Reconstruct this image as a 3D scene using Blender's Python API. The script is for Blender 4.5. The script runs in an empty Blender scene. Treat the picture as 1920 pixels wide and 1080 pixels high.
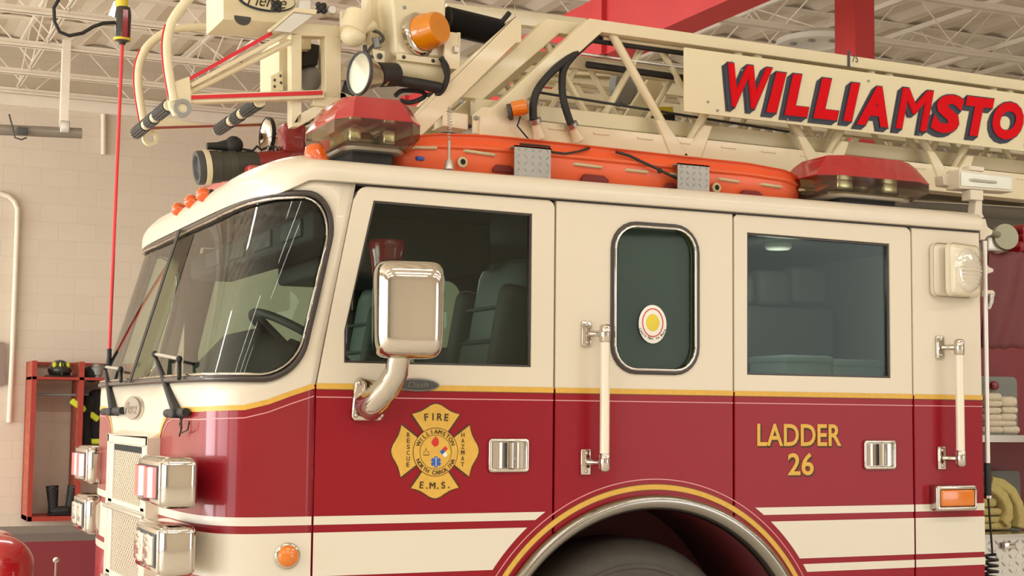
import bpy, bmesh, math, random
from math import sin, cos, pi, radians, sqrt, atan2
from mathutils import Vector, Matrix
random.seed(7)
scn = bpy.context.scene
COL = scn.collection

# ------------------------------------------------------------------ camera
FPX = 2834.6
YAW, PIT, ROL = -.43088, .082235, .0104905
CF = Vector((-sin(YAW)*cos(PIT), cos(YAW)*cos(PIT), sin(PIT)))
CR0 = Vector((cos(YAW), sin(YAW), 0)); CU0 = CR0.cross(CF)
CR = CR0*cos(ROL)+CU0*sin(ROL); CU = -CR0*sin(ROL)+CU0*cos(ROL)
CP = Vector((-2.94068, -5.16389, 1.58))
def ray(x, y): return CR*(x-960)-CU*(y-540)+CF*FPX
def at(x, y, Y):
    d = ray(x, y); return CP+d*((Y-CP.y)/d.y)
def atz(x, y, Z):
    d = ray(x, y); return CP+d*((Z-CP.z)/d.z)
def atx(x, y, X):
    d = ray(x, y); return CP+d*((X-CP.x)/d.x)
def proj(P):
    v = P-CP; w = v.dot(CF); return (960+FPX*v.dot(CR)/w, 540-FPX*v.dot(CU)/w)
cam = bpy.data.cameras.new('camera'); cam.sensor_width = 36; cam.lens = FPX*36/1920
cam.clip_start = .05; cam.clip_end = 200
co = bpy.data.objects.new('camera', cam); COL.objects.link(co)
M4 = Matrix((CR, CU, -CF)).transposed().to_4x4(); M4.translation = CP
co.matrix_world = M4; scn.camera = co

# ------------------------------------------------------------------ materials
def lin(c):
    c = c/255.
    return c/12.92 if c <= .04045 else ((c+.055)/1.055)**2.4
def rgb(r, g, b): return (lin(r), lin(g), lin(b), 1)
MATS = {}
def mat(name, col, rough=.5, metal=0, coat=0, noise=0, nscale=6, bump=0, bscale=60, trans=0, emit=None, es=0, alpha=1, spec=.5):
    m = bpy.data.materials.new(name); m.use_nodes = True
    nt = m.node_tree; p = nt.nodes['Principled BSDF']
    p.inputs['Base Color'].default_value = rgb(*col)
    p.inputs['Roughness'].default_value = rough
    p.inputs['Metallic'].default_value = metal
    p.inputs['Coat Weight'].default_value = coat
    p.inputs['Coat Roughness'].default_value = .05
    p.inputs['Specular IOR Level'].default_value = spec
    if trans: p.inputs['Transmission Weight'].default_value = trans
    if emit: p.inputs['Emission Color'].default_value = rgb(*emit); p.inputs['Emission Strength'].default_value = es
    tc = nt.nodes.new('ShaderNodeTexCoord')
    if noise:
        n = nt.nodes.new('ShaderNodeTexNoise'); n.inputs['Scale'].default_value = nscale; n.inputs['Detail'].default_value = 5
        nt.links.new(tc.outputs['Object'], n.inputs['Vector'])
        mx = nt.nodes.new('ShaderNodeMix'); mx.data_type = 'RGBA'; mx.blend_type = 'MULTIPLY'
        mx.inputs[0].default_value = 1
        mr = nt.nodes.new('ShaderNodeMapRange'); mr.inputs[1].default_value = .3; mr.inputs[2].default_value = .7
        mr.inputs[3].default_value = 1-noise; mr.inputs[4].default_value = 1
        nt.links.new(n.outputs['Fac'], mr.inputs[0])
        mx.inputs[6].default_value = rgb(*col); nt.links.new(mr.outputs[0], mx.inputs[7])
        nt.links.new(mx.outputs[2], p.inputs['Base Color'])
    if bump:
        n = nt.nodes.new('ShaderNodeTexNoise'); n.inputs['Scale'].default_value = bscale
        nt.links.new(tc.outputs['Object'], n.inputs['Vector'])
        b = nt.nodes.new('ShaderNodeBump'); b.inputs['Strength'].default_value = bump; b.inputs['Distance'].default_value = .01
        nt.links.new(n.outputs['Fac'], b.inputs['Height']); nt.links.new(b.outputs[0], p.inputs['Normal'])
    MATS[name] = m
    return m
CREAM = (226, 215, 194); RED = (146, 16, 32)
cream = mat('cream_paint', CREAM, .38, coat=.3, noise=.03)
red = mat('red_paint', RED, .38, coat=.4, noise=.05, spec=.35)
white = mat('cream_stripe', (226, 218, 200), .4, coat=.3)
lad = mat('ladder_paint', (232, 219, 182), .4, coat=.25, noise=.05, nscale=9)
ladm = mat('sign_paint', (233, 222, 184), .45, noise=.03)
gold = mat('gold_leaf', (226, 178, 72), .45, noise=.12, nscale=40)
goldd = mat('gold_dark', (120, 84, 30), .5)
pink = mat('pinstripe', (222, 150, 150), .5)
black = mat('black_rubber', (38, 37, 35), .6, noise=.2, nscale=20)
dark = mat('dark_void', (26, 26, 26), .8)
brown = mat('window_gasket', (54, 44, 38), .4, coat=.3)
chrome = mat('chrome', (206, 200, 190), .08, 1)
chromed = mat('brushed_chrome', (196, 190, 180), .22, 1)
steel = mat('steel', (180, 178, 172), .35, 1, noise=.15, nscale=15)
alum = mat('aluminium', (206, 202, 192), .38, .85, noise=.1)
grey = mat('grey_plastic', (150, 150, 146), .5, noise=.08)
dgrey = mat('dark_grey', (74, 74, 72), .55, noise=.1)
orange = mat('orange_plastic', (240, 104, 58), .4, noise=.07, nscale=5, coat=.2)
amber = mat('amber_lens', (222, 134, 8), .2, coat=.8, noise=.1, nscale=12)
amberd = mat('amber_marker', (226, 96, 24), .25, coat=.8)
redlens = mat('red_lens', (176, 26, 36), .22, coat=.7, noise=.1, nscale=10)
redlamp = mat('red_lamp_lens', (226, 84, 74), .25, coat=.7)
silver = mat('silver_reflector', (222, 224, 210), .22, .75)
rope = mat('beige_rope', (206, 190, 150), .8, bump=.4)
redtape = mat('red_tape', (214, 28, 40), .45)
redcord = mat('red_cord', (236, 66, 70), .5)
signred = mat('sign_red', (222, 14, 26), .75, noise=.06, nscale=30, spec=.15)
navy = mat('sign_shadow', (44, 48, 66), .5, noise=.1, nscale=30)
redsteel = mat('red_steel', (204, 58, 60), .55, noise=.08, nscale=3)
joistm = mat('joist_paint', (250, 240, 222), .6, noise=.08, nscale=4)
seatm = mat('grey_vinyl', (118, 118, 116), .5, noise=.08)
liner = mat('dark_liner', (52, 52, 50), .8, noise=.2, nscale=5)
dashm = mat('dash_vinyl', (64, 64, 58), .6, noise=.1)
cardb = mat('pale_box', (222, 232, 240), .6)
padm = mat('pad_vinyl', (150, 152, 150), .5, noise=.08)
greenish = mat('cab_partition', (116, 122, 108), .7, noise=.08, nscale=3)
hosew = mat('white_hose', (226, 214, 188), .85, noise=.12, nscale=30, bump=.5, bscale=180)
hosey = mat('yellow_hose', (196, 178, 112), .85, noise=.15, nscale=30, bump=.5, bscale=180)
tarp = mat('burgundy_tarp', (120, 58, 62), .6, noise=.2, nscale=4)
tire = mat('tyre_rubber', (84, 78, 70), .75, noise=.15, nscale=14)
lockred = mat('locker_red', (176, 62, 48), .5, noise=.15, nscale=8)
yellow = mat('reflective_yellow', (214, 226, 60), .5)
coatm = mat('black_turnout', (34, 34, 32), .9, noise=.3)
flame = mat('flame_red', (206, 40, 30), .5); blue = mat('emblem_blue', (44, 92, 176), .5)
wht = mat('white_vinyl', (238, 236, 226), .5); ink = mat('lettering_ink', (66, 48, 22), .6)
boxm = mat('blue_white_ink', (90, 60, 110), .5)

def two_tone():
    m = mat('two_tone_paint', CREAM, .34, coat=.12, spec=.22)
    nt = m.node_tree; p = nt.nodes['Principled BSDF']
    tc = [n for n in nt.nodes if n.type == 'TEX_COORD'][0]
    s = nt.nodes.new('ShaderNodeSeparateXYZ'); nt.links.new(tc.outputs['Object'], s.inputs[0])
    g = nt.nodes.new('ShaderNodeMath'); g.operation = 'GREATER_THAN'; g.inputs[1].default_value = 1.672
    nt.links.new(s.outputs[2], g.inputs[0])
    mx = nt.nodes.new('ShaderNodeMix'); mx.data_type = 'RGBA'
    mx.inputs[6].default_value = rgb(*RED); mx.inputs[7].default_value = rgb(*CREAM)
    nt.links.new(g.outputs[0], mx.inputs[0]); nt.links.new(mx.outputs[2], p.inputs['Base Color'])
    return m
twot = two_tone()

def glass(name, tint, rough=.02, refl=1.0):
    m = bpy.data.materials.new(name); m.use_nodes = True; nt = m.node_tree
    for n in list(nt.nodes): nt.nodes.remove(n)
    o = nt.nodes.new('ShaderNodeOutputMaterial'); mx = nt.nodes.new('ShaderNodeMixShader')
    t = nt.nodes.new('ShaderNodeBsdfTransparent'); t.inputs[0].default_value = rgb(*tint)
    g = nt.nodes.new('ShaderNodeBsdfGlossy'); g.inputs['Roughness'].default_value = rough
    f = nt.nodes.new('ShaderNodeFresnel'); f.inputs[0].default_value = 1.5
    k = nt.nodes.new('ShaderNodeMath'); k.operation = 'MULTIPLY'; k.inputs[1].default_value = refl
    nt.links.new(f.outputs[0], k.inputs[0]); nt.links.new(k.outputs[0], mx.inputs[0])
    nt.links.new(t.outputs[0], mx.inputs[1]); nt.links.new(g.outputs[0], mx.inputs[2]); nt.links.new(mx.outputs[0], o.inputs[0])
    return m
wsglass = glass('windscreen_glass', (222, 236, 224), refl=1.0)
doorglass = glass('side_glass', (220, 232, 225), refl=.6)
tintglass = glass('tinted_glass', (206, 216, 206), .03, refl=.32)
clearl = glass('clear_lens', (238, 232, 206), .08, 1.6)

def mesh_grille():
    m = mat('expanded_mesh', (226, 214, 190), .3, .6)
    nt = m.node_tree; p = nt.nodes['Principled BSDF']
    tc = [n for n in nt.nodes if n.type == 'TEX_COORD'][0]
    s = nt.nodes.new('ShaderNodeSeparateXYZ'); nt.links.new(tc.outputs['Object'], s.inputs[0])
    def mth(op, a, b=None):
        n = nt.nodes.new('ShaderNodeMath'); n.operation = op
        for i, v in enumerate((a, b)):
            if v is None: continue
            if isinstance(v, (int, float)): n.inputs[i].default_value = v
            else: nt.links.new(v, n.inputs[i])
        return n.outputs[0]
    a = mth('MULTIPLY', s.outputs[1], 75); b = mth('MULTIPLY', s.outputs[2], 130)
    h = mth('ABSOLUTE', mth('MULTIPLY', mth('SINE', mth('ADD', a, b)), mth('SINE', mth('SUBTRACT', a, b))))
    k = mth('GREATER_THAN', h, .42)
    mx = nt.nodes.new('ShaderNodeMix'); mx.data_type = 'RGBA'
    mx.inputs[6].default_value = rgb(238, 228, 206); mx.inputs[7].default_value = rgb(150, 138, 122)
    nt.links.new(k, mx.inputs[0]); nt.links.new(mx.outputs[2], p.inputs['Base Color'])
    bp = nt.nodes.new('ShaderNodeBump'); bp.inputs['Distance'].default_value = .004; bp.invert = True
    nt.links.new(h, bp.inputs['Height']); nt.links.new(bp.outputs[0], p.inputs['Normal'])
    return m
gril = mesh_grille()

# ------------------------------------------------------------------ mesh builder
class MB:
    def __init__(s): s.v = []; s.f = []; s.mi = []; s.m = []
    def idx(s, m):
        if m not in s.m: s.m.append(m)
        return s.m.index(m)
    def add(s, vs, fs, m):
        b = len(s.v); s.v += [Vector(v) for v in vs]; k = s.idx(m)
        for f in fs: s.f.append([b+i for i in f]); s.mi.append(k)
        return s
    def box(s, a, b, m, T=None):
        x0, y0, z0 = a; x1, y1, z1 = b
        vs = [Vector(p) for p in ((x0,y0,z0),(x1,y0,z0),(x1,y1,z0),(x0,y1,z0),(x0,y0,z1),(x1,y0,z1),(x1,y1,z1),(x0,y1,z1))]
        if T: vs = [T @ v for v in vs]
        return s.add(vs, [(0,3,2,1),(4,5,6,7),(0,1,5,4),(1,2,6,5),(2,3,7,6),(3,0,4,7)], m)
    def rbox(s, c, d, r, m, T=None, n=3):
        # rounded box centred at c with size d
        bm = bmesh.new(); bmesh.ops.create_cube(bm, size=1)
        for v in bm.verts: v.co = Vector((v.co.x*d[0], v.co.y*d[1], v.co.z*d[2]))
        bmesh.ops.bevel(bm, geom=bm.edges[:], offset=r, segments=n, profile=.5, affect='EDGES')
        bm.verts.ensure_lookup_table()
        vs = [v.co+Vector(c) if not T else T @ (v.co+Vector(c)) for v in bm.verts]
        fs = [[v.index for v in f.verts] for f in bm.faces]; bm.free()
        return s.add(vs, fs, m)
    def tube(s, pts, r, m, n=10, closed=False, cap=True):
        pts = [Vector(p) for p in pts]; N = len(pts)
        rs = r if isinstance(r, (list, tuple)) else [r]*N
        vs = []; up = None
        for i, p in enumerate(pts):
            if closed: t = pts[(i+1) % N]-pts[i-1]
            else: t = pts[min(i+1, N-1)]-pts[max(i-1, 0)]
            if t.length < 1e-9: t = Vector((0, 0, 1))
            t.normalize()
            if up is None:
                a = Vector((0, 0, 1)) if abs(t.z) < .9 else Vector((1, 0, 0)); up = (a-t*a.dot(t)).normalized()
            else:
                up = up-t*up.dot(t); up = up.normalized() if up.length > 1e-6 else Vector((1, 0, 0))
            q = t.cross(up)
            for k in range(n):
                a = 2*pi*k/n; vs.append(p+(up*cos(a)+q*sin(a))*rs[i])
        fs = []
        for i in range(N if closed else N-1):
            j = (i+1) % N
            for k in range(n):
                l = (k+1) % n; fs.append((i*n+k, j*n+k, j*n+l, i*n+l))
        if cap and not closed: fs += [tuple(reversed(range(n))), tuple(range((N-1)*n, N*n))]
        return s.add(vs, fs, m)
    def lathe(s, prof, o, ax, m, n=24, cap=True):
        # prof: (radius, distance) from o along ax
        ax = Vector(ax).normalized(); o = Vector(o)
        a = Vector((0, 0, 1)) if abs(ax.z) < .9 else Vector((1, 0, 0)); u = (a-ax*a.dot(ax)).normalized(); w = ax.cross(u)
        vs = []
        for r, d in prof:
            for k in range(n):
                t = 2*pi*k/n; vs.append(o+ax*d+(u*cos(t)+w*sin(t))*max(r, 1e-4))
        fs = []
        for i in range(len(prof)-1):
            for k in range(n):
                l = (k+1) % n; fs.append((i*n+k, i*n+l, (i+1)*n+l, (i+1)*n+k))
        if cap: fs += [tuple(reversed(range(n))), tuple(range((len(prof)-1)*n, len(prof)*n))]
        return s.add(vs, fs, m)
    def prism(s, pts, off, m):
        # polygon (3D points) extruded by the vector off
        pts = [Vector(p) for p in pts]; off = Vector(off); n = len(pts)
        return s.add(pts+[p+off for p in pts], [tuple(range(n)), tuple(range(2*n-1, n-1, -1))]+[(i, i+n, (i+1) % n+n, (i+1) % n) for i in range(n)], m)
    def slab(s, px, Y, d, m):
        return s.prism([at(x, y, Y) for x, y in px], (0, d, 0), m)
    def bar(s, p, q, w, d, m):
        # flat bar between 3D points p and q, w wide in its XZ plane, d deep in +y
        p = Vector(p); q = Vector(q); t = (q-p); n = Vector((-t.z, 0, t.x)).normalized()*w/2
        return s.prism([p+n, q+n, q-n, p-n], (0, d, 0), m)
    def grid(s, fn, nu, nv, m):
        vs = [fn(i/nu, j/nv) for i in range(nu+1) for j in range(nv+1)]
        return s.add(vs, [(i*(nv+1)+j, (i+1)*(nv+1)+j, (i+1)*(nv+1)+j+1, i*(nv+1)+j+1) for i in range(nu) for j in range(nv)], m)
    def ball(s, c, r, m, n=12, T=None):
        c = Vector(c); r = Vector(r) if hasattr(r, '__len__') else Vector((r, r, r)); h = n//2
        vs = []
        for i in range(h+1):
            a = pi*i/h
            for k in range(n):
                b = 2*pi*k/n; q = Vector((sin(a)*cos(b)*r.x, sin(a)*sin(b)*r.y, cos(a)*r.z))
                if T: q = T @ q
                vs.append(c+q)
        return s.add(vs, [(i*n+k, (i+1)*n+k, (i+1)*n+(k+1) % n, i*n+(k+1) % n) for i in range(h) for k in range(n)], m)
    def mesh(s, me, T, m):
        return s.add([T @ v.co for v in me.vertices], [tuple(p.vertices) for p in me.polygons], m)
    def build(s, name, parent=None, bevel=0, smooth=35, origin=None, solid=0):
        me = bpy.data.meshes.new(name)
        o0 = Vector(origin) if origin is not None else (BASE.get(parent.name, Vector((0,0,0))) if parent else Vector((0, 0, 0)))
        me.from_pydata([tuple(v-o0) for v in s.v], [], s.f)
        for m in s.m: me.materials.append(m)
        for p, k in zip(me.polygons, s.mi): p.material_index = k
        me.validate(); bm = bmesh.new(); bm.from_mesh(me); bmesh.ops.remove_doubles(bm, verts=bm.verts[:], dist=1e-5)
        bmesh.ops.recalc_face_normals(bm, faces=bm.faces[:]); bm.to_mesh(me); bm.free()
        me.polygons.foreach_set('use_smooth', [True]*len(me.polygons)); me.set_sharp_from_angle(angle=radians(smooth))
        o = bpy.data.objects.new(name, me); COL.objects.link(o)
        if parent:
            o.parent = parent; BASE[o.name] = o0
        elif origin is not None: o.location = o0
        if solid:
            sm = o.modifiers.new('s', 'SOLIDIFY'); sm.thickness = solid; sm.offset = -1
        if bevel:
            b = o.modifiers.new('b', 'BEVEL'); b.width = bevel; b.segments = 2; b.limit_method = 'ANGLE'; b.angle_limit = radians(40)
            b.harden_normals = False
        return o
BASE = {}
def tag(o, label, cat, group=None, kind=None):
    if label: o['label'] = label
    if cat: o['category'] = cat
    if group: o['group'] = group
    if kind: o['kind'] = kind
    return o
def thing(name, loc, label, cat, group=None):
    o = bpy.data.objects.new(name, None); COL.objects.link(o); o.location = loc; o.empty_display_size = .1
    BASE[o.name] = Vector(loc); return tag(o, label, cat, group)
def struct(mb, name, **k):
    o = mb.build(name, **k); o['kind'] = 'structure'; return o

# ---- 2D shapes and lettering
def curve_mesh(splines, ext=.001, bev=0, off=0):
    cu = bpy.data.curves.new('c', 'CURVE'); cu.dimensions = '2D'; cu.fill_mode = 'BOTH'; cu.extrude = ext; cu.bevel_depth = bev; cu.bevel_resolution = 1; cu.offset = off
    for pts in splines:
        sp = cu.splines.new('POLY'); sp.points.add(len(pts)-1)
        for i, p in enumerate(pts): sp.points[i].co = (p[0], p[1], 0, 1)
        sp.use_cyclic_u = True
    o = bpy.data.objects.new('c', cu); me = bpy.data.meshes.new_from_object(o)
    bpy.data.objects.remove(o); return me
XZ = Matrix(((1,0,0,0),(0,0,-1,0),(0,1,0,0),(0,0,0,1)))   # local x,y -> world x,z ; local z -> -y
def plate(mb, splines, y0, y1, m, bev=.002):
    # flat panel in the XZ plane filling y0..y1 (y0 faces the camera side)
    me = curve_mesh(splines, max((y1-y0)/2-bev, .0002), bev, -bev)
    mb.mesh(me, Matrix.Translation((0, (y0+y1)/2, 0)) @ XZ, m)
def rrect(x0, x1, z0, z1, r, n=6):
    o = []
    for cx, cz, a in ((x1-r, z1-r, 0), (x0+r, z1-r, 90), (x0+r, z0+r, 180), (x1-r, z0+r, 270)):
        for i in range(n+1):
            t = radians(a+90*i/n); o.append((cx+r*cos(t), cz+r*sin(t)))
    return o
CH = {}
def char(c, off=0, shear=0, ext=.0004):
    if c in 'MW' and off > 0: off = min(off, .0)
    k = (c, off, shear, ext)
    if k not in CH:
        cu = bpy.data.curves.new('t', 'FONT'); cu.body = c; cu.size = 1; cu.offset = off; cu.shear = shear; cu.extrude = ext; cu.fill_mode = 'BOTH'; cu.resolution_u = 4
        o = bpy.data.objects.new('t', cu); me = bpy.data.meshes.new_from_object(o); bpy.data.objects.remove(o)
        xs = [v.co.x for v in me.vertices]; ys = [v.co.y for v in me.vertices]
        CH[k] = (me, min(xs), max(xs), min(ys), max(ys))
    return CH[k]
def fit(mb, text, x0, x1, z0, z1, y, m, off=0, shear=0, T=None):
    if text in ('M', 'W') and off > .004:
        e = (x1-x0)*off*.55; fit(mb, text, x0, x1-2*e, z0, z1, y, m, 0, shear, T); fit(mb, text, x0+2*e, x1, z0, z1, y-.0009, m, 0, shear, T); fit(mb, text, x0+e, x1-e, z0, z1, y+.0009 if y > .6 else y-.0018, m, 0, shear, T); return
    me, a, b, c, d = char(text, off, shear)
    S = Matrix.Translation(((x0+x1)/2, y, (z0+z1)/2)) @ XZ @ Matrix.Diagonal(((x1-x0)/(b-a), (z1-z0)/(d-c), 1, 1)) @ Matrix.Translation((-(a+b)/2, -(c+d)/2, 0))
    mb.mesh(me, (T @ S) if T else S, m)
def arc_text(mb, text, cx, cz, R, size, a0, a1, y, m, inner=False, off=.02):
    # letters along an arc; angles in degrees measured from +x, a0 -> a1
    n = len(text)
    for i, c in enumerate(text):
        if c == ' ': continue
        t = radians(a0+(a1-a0)*i/(n-1)); me, p, q, u, v = char(c, off)
        rot = t-pi/2 if not inner else t+pi/2
        T = Matrix.Translation((cx+R*cos(t), y, cz+R*sin(t))) @ XZ @ Matrix.Rotation(rot, 4, 'Z') @ Matrix.Diagonal((size, size, 1, 1)) @ Matrix.Translation((-(p+q)/2, -.36, 0))
        mb.mesh(me, T, m)
        if c in 'MW':
            for e in (-.02, .02): mb.mesh(me, T @ Matrix.Translation((e, 0, .0009*(1+e*20))), m)

def diamonds(mb, o, u, v, nu, nv, n, m, s=.02):
    # raised tread lozenges on a plate: origin o, edge vectors u,v
    o, u, v, n = Vector(o), Vector(u), Vector(v), Vector(n).normalized()
    for i in range(nu):
        for j in range(nv):
            c = o+u*((i+.5)/nu)+v*((j+.5)/nv)
            a = (u.normalized()+v.normalized()*(1 if (i+j) % 2 else -1)).normalized(); b = n.cross(a)
            vs = [c+a*s, c+b*s*.3, c-a*s, c-b*s*.3, c+n*s*.22]
            mb.add(vs, [(0,1,4),(1,2,4),(2,3,4),(3,0,4)], m)

# ================================================================== FIRE TRUCK CAB
truck = thing('fire_truck', (0, 0, 0), 'red and cream ladder truck cab with gold stripe, filling the foreground', 'fire truck')
W = 2.44
# plan outline of the cab front: arclength u (x on the flat side, running round the corner to the far side)
USEAM = -1.33
OUT = []
for i in range(241):
    t = pi/2*(1-cos(pi*i/240))/2
    OUT.append((-1.35-.375*sin(t)**(2/5.6), 1.22-1.22*cos(t)**(2/5.6) if i < 240 else 1.22))
ARC = [0]
for i in range(1, len(OUT)): ARC.append(ARC[-1]+math.dist(OUT[i], OUT[i-1]))
LH = ARC[-1]; UC = -1.35-LH; UEND = 2*UC-USEAM
def plan(u):
    far = u < UC
    if far: u = 2*UC-u
    if u >= -1.35: P, Nn = (u, 0.), (0., -1.)
    else:
        s = -1.35-u; k = 0
        lo, hi = 0, len(ARC)-1
        while hi-lo > 1:
            md = (lo+hi)//2
            if ARC[md] <= s: lo = md
            else: hi = md
        f = min(1, (s-ARC[lo])/max(ARC[hi]-ARC[lo], 1e-9))
        P = (OUT[lo][0]*(1-f)+OUT[hi][0]*f, OUT[lo][1]*(1-f)+OUT[hi][1]*f)
        a, b = OUT[max(lo-1, 0)], OUT[min(hi+1, len(OUT)-1)]
        tx, ty = b[0]-a[0], b[1]-a[1]; l = math.hypot(tx, ty) or 1; Nn = (-ty/l, tx/l)
        if Nn[1] > 0 and P[1] < 1.2: Nn = (Nn[0], -abs(Nn[1]))
        Nn = (-abs(Nn[0]), Nn[1])
    if far: P = (P[0], W-P[1]); Nn = (Nn[0], -Nn[1])
    return P, Nn
def wgt(u):
    if u < UC: u = 2*UC-u
    return .655+.345*min(1, max(0, (USEAM-u)/.25))
def S(u, z, off=0.):
    (x, y), (nx, ny) = plan(u)
    sh = .29*(z-1.68)*wgt(u) if z > 1.68 else 0
    return Vector((x+sh+nx*off, y+ny*off, z))
def ufront(y):   # u of the front point with this y
    lo, hi = (UC, -1.35)
    t = y if y <= 1.22 else W-y
    for _ in range(40):
        md = (lo+hi)/2
        if plan(md)[0][1] > t: lo = md
        else: hi = md
    return lo if y <= 1.22 else 2*UC-lo
def pxS(x, y, off=0., u=-1.9, z=1.7):
    for _ in range(25):
        p = proj(S(u, z, off)); e = (x-p[0], y-p[1])
        h = 1e-3; a = proj(S(u+h, z, off)); b = proj(S(u, z+h, off))
        J = ((a[0]-p[0])/h, (b[0]-p[0])/h, (a[1]-p[1])/h, (b[1]-p[1])/h); d = J[0]*J[3]-J[1]*J[2]
        if abs(d) < 1e-6: break
        du = (e[0]*J[3]-J[1]*e[1])/d; dz = (J[0]*e[1]-J[2]*e[0])/d
        u += max(-.2, min(.2, du)); z += max(-.2, min(.2, dz))
    return u, z
# windscreen opening in (u, z)
WU0, WU1 = -1.40, 2*UC+1.40
def wtop(u):
    if u < UC: u = 2*UC-u
    d = WU0-u; base = 2.352-.014*min(1, max(0, (d-.3)/.6)); r = .17
    return base-(r-sqrt(max(0, r*r-(r-d)**2)) if d < r else 0)
def wbot(u):
    if u < UC: u = 2*UC-u
    d = WU0-u; r = .13
    return 1.688+(r-sqrt(max(0, r*r-(r-d)**2)) if d < r else 0)
UB = [(USEAM, 1.672), (-1.42, 1.642), (-1.50, 1.612), (-1.58, 1.592), (ufront(.2), 1.584), (ufront(.50), 1.584), (ufront(.58), 1.570), (ufront(.66), 1.53), (ufront(.74), 1.46), (ufront(.80), 1.36), (UC, 1.36)]
def ub(u):
    if u < UC: u = 2*UC-u
    for (a, p), (b, q) in zip(UB, UB[1:]):
        if b <= u <= a: return p+(q-p)*(a-u)/(a-b)
    return UB[-1][1]
# columns
us = [USEAM, -1.36, -1.385, WU0]
for i in range(1, 11): us.append(WU0-.17*(1-cos(i/10*pi/2)))
u = WU0-.17
while u > UC+.03: u -= .022; us.append(max(u, UC))
if us[-1] != UC: us.append(UC)
us += [2*UC-a for a in reversed(us[:-1])]
ZB, ZT = .55, 2.41
def shell(mb, off, m_lo, m_hi):
    def strip(lo, hi, n, m):
        vs = []; fs = []
        for a in us:
            l, h = lo(a), hi(a)
            for j in range(n+1): vs.append(S(a, l+(h-l)*j/n, off))
        for i in range(len(us)-1):
            for j in range(n):
                k = i*(n+1)+j; fs.append((k, k+n+1, k+n+2, k+1))
        mb.add(vs, fs, m)
    strip(lambda a: ZB, ub, 4, m_lo)
    inw = lambda a: WU1 < a < WU0
    strip(ub, lambda a: wbot(a) if WU1-1e-6 <= a <= WU0+1e-6 else 2.0, 2, m_hi)
    strip(lambda a: wtop(a) if WU1-1e-6 <= a <= WU0+1e-6 else 2.0, lambda a: ZT, 2, m_hi)
    return mb
cf = shell(MB(), 0, red, cream).build('cab_front', truck, solid=.03, smooth=50)
# windscreen gasket, glass halves, divider
path = []
seg = [a for a in us if WU1-1e-6 <= a <= WU0+1e-6]
loop = [(a, wtop(a)) for a in seg]+[(a, wbot(a)) for a in reversed(seg)]
dense = []
for i, p in enumerate(loop):
    q = loop[(i+1) % len(loop)]; n = max(1, int(math.dist(p, q)/.03))
    for k in range(n): dense.append((p[0]+(q[0]-p[0])*k/n, p[1]+(q[1]-p[1])*k/n))
ws = MB(); ws.tube([S(a, z, .004) for a, z in dense], .0125, brown, 8, closed=True)
cu_, cz_ = UC, 2.02
def shrink(a, z, d):
    return a-math.copysign(min(d, abs(a-cu_)), a-cu_)*(1 if abs(a-cu_) > abs(WU0-cu_)-.17 else 0), z-math.copysign(d, z-cz_)*min(1, abs(z-cz_)/.2)
ws.tube([S(*shrink(a, z, .016), .010) for a, z in dense], .0055, chrome, 6, closed=True)
windscreen = ws.build('windscreen_frame', truck, smooth=60)
def pane(u0, u1, name):
    cols = [a for a in seg if min(u0, u1)-1e-6 <= a <= max(u0, u1)+1e-6]
    g = MB(); vs = []; n = 14; fs = []
    for a in cols:
        l, h = wbot(a), wtop(a)
        for j in range(n+1): vs.append(S(a, l+(h-l)*j/n, -.004))
    for i in range(len(cols)-1):
        for j in range(n):
            k = i*(n+1)+j; fs.append((k, k+n+1, k+n+2, k+1))
    g.add(vs, fs, wsglass); return g.build(name, windscreen, smooth=80)
pane(UC, WU0, 'glass_pane'); pane(WU1, UC, 'glass_pane')
dv = MB(); h0, h1 = wbot(UC), wtop(UC)
for (a, b, o, m) in ((.017, -.019, .030, black), (.022, .017, .032, chrome), (-.019, -.022, .026, chrome)):
    P = [S(UC-a, h0, o), S(UC-b, h0, o), S(UC-b, h1, o), S(UC-a, h1, o)]
    dv.prism(P, (.04, 0, 0), m)
dv.build('centre_divider', windscreen)

# ---- side panels, doors, windows (side plane y = 0)
AX, AZ = .05, .51
def arch(x_from, x_to, R, n=24):
    a0 = math.acos(max(-1, min(1, (x_from-AX)/R))); a1 = math.acos(max(-1, min(1, (x_to-AX)/R)))
    return [(AX+R*cos(a0+(a1-a0)*i/n), AZ+R*sin(a0+(a1-a0)*i/n)) for i in range(n+1)]
G = .004; RA = .745
def slx(z): return USEAM+G+(.19*(z-1.68) if z > 1.68 else 0)
def corner(cx, cz, r, a0, a1, n=5): return [(cx+r*cos(radians(a0+(a1-a0)*i/n)), cz+r*sin(radians(a0+(a1-a0)*i/n))) for i in range(n+1)]
TOP = 2.393
fd_out = [(USEAM+G, .60), (USEAM+G, 1.66), (slx(2.0), 2.0), (slx(2.34), 2.34)]+corner(slx(TOP)+.045, TOP-.045, .045, 165, 90)+corner(-.385-G-.03, TOP-.03, .03, 90, 0)
zj = AZ+sqrt(RA**2-(-.385-G-AX)**2)
fd_out += [(-.385-G, zj)]+list(reversed(arch(AX-sqrt(RA**2-(.60-AZ)**2), -.385-G, RA)))[1:]
w1 = [(-1.123, 2.343), (-1.225, 1.866), (-1.223, 1.752), (-.483, 1.752), (-.483, 2.336)]
def door(name, out, win, handle, gl, inset=.012):
    mb = MB(); plate(mb, [out, win], 0, .035, twot, .003)
    d = mb.build(name, truck, smooth=15)
    # raised inner lip round the opening, gasket and pane
    cx = sum(p[0] for p in win)/len(win); cz = sum(p[1] for p in win)/len(win)
    def sc(d_): return [(p[0]+math.copysign(d_, cx-p[0]), p[1]+math.copysign(d_, cz-p[1])) for p in win]
    fr = MB(); plate(fr, [win, sc(.008)], .008, .03, brown, .001); fr.build('window_gasket', d)
    p = MB(); plate(p, [sc(.006)], .018, .023, gl, .0005); p.build('window_pane', d, smooth=5)
    return d
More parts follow.
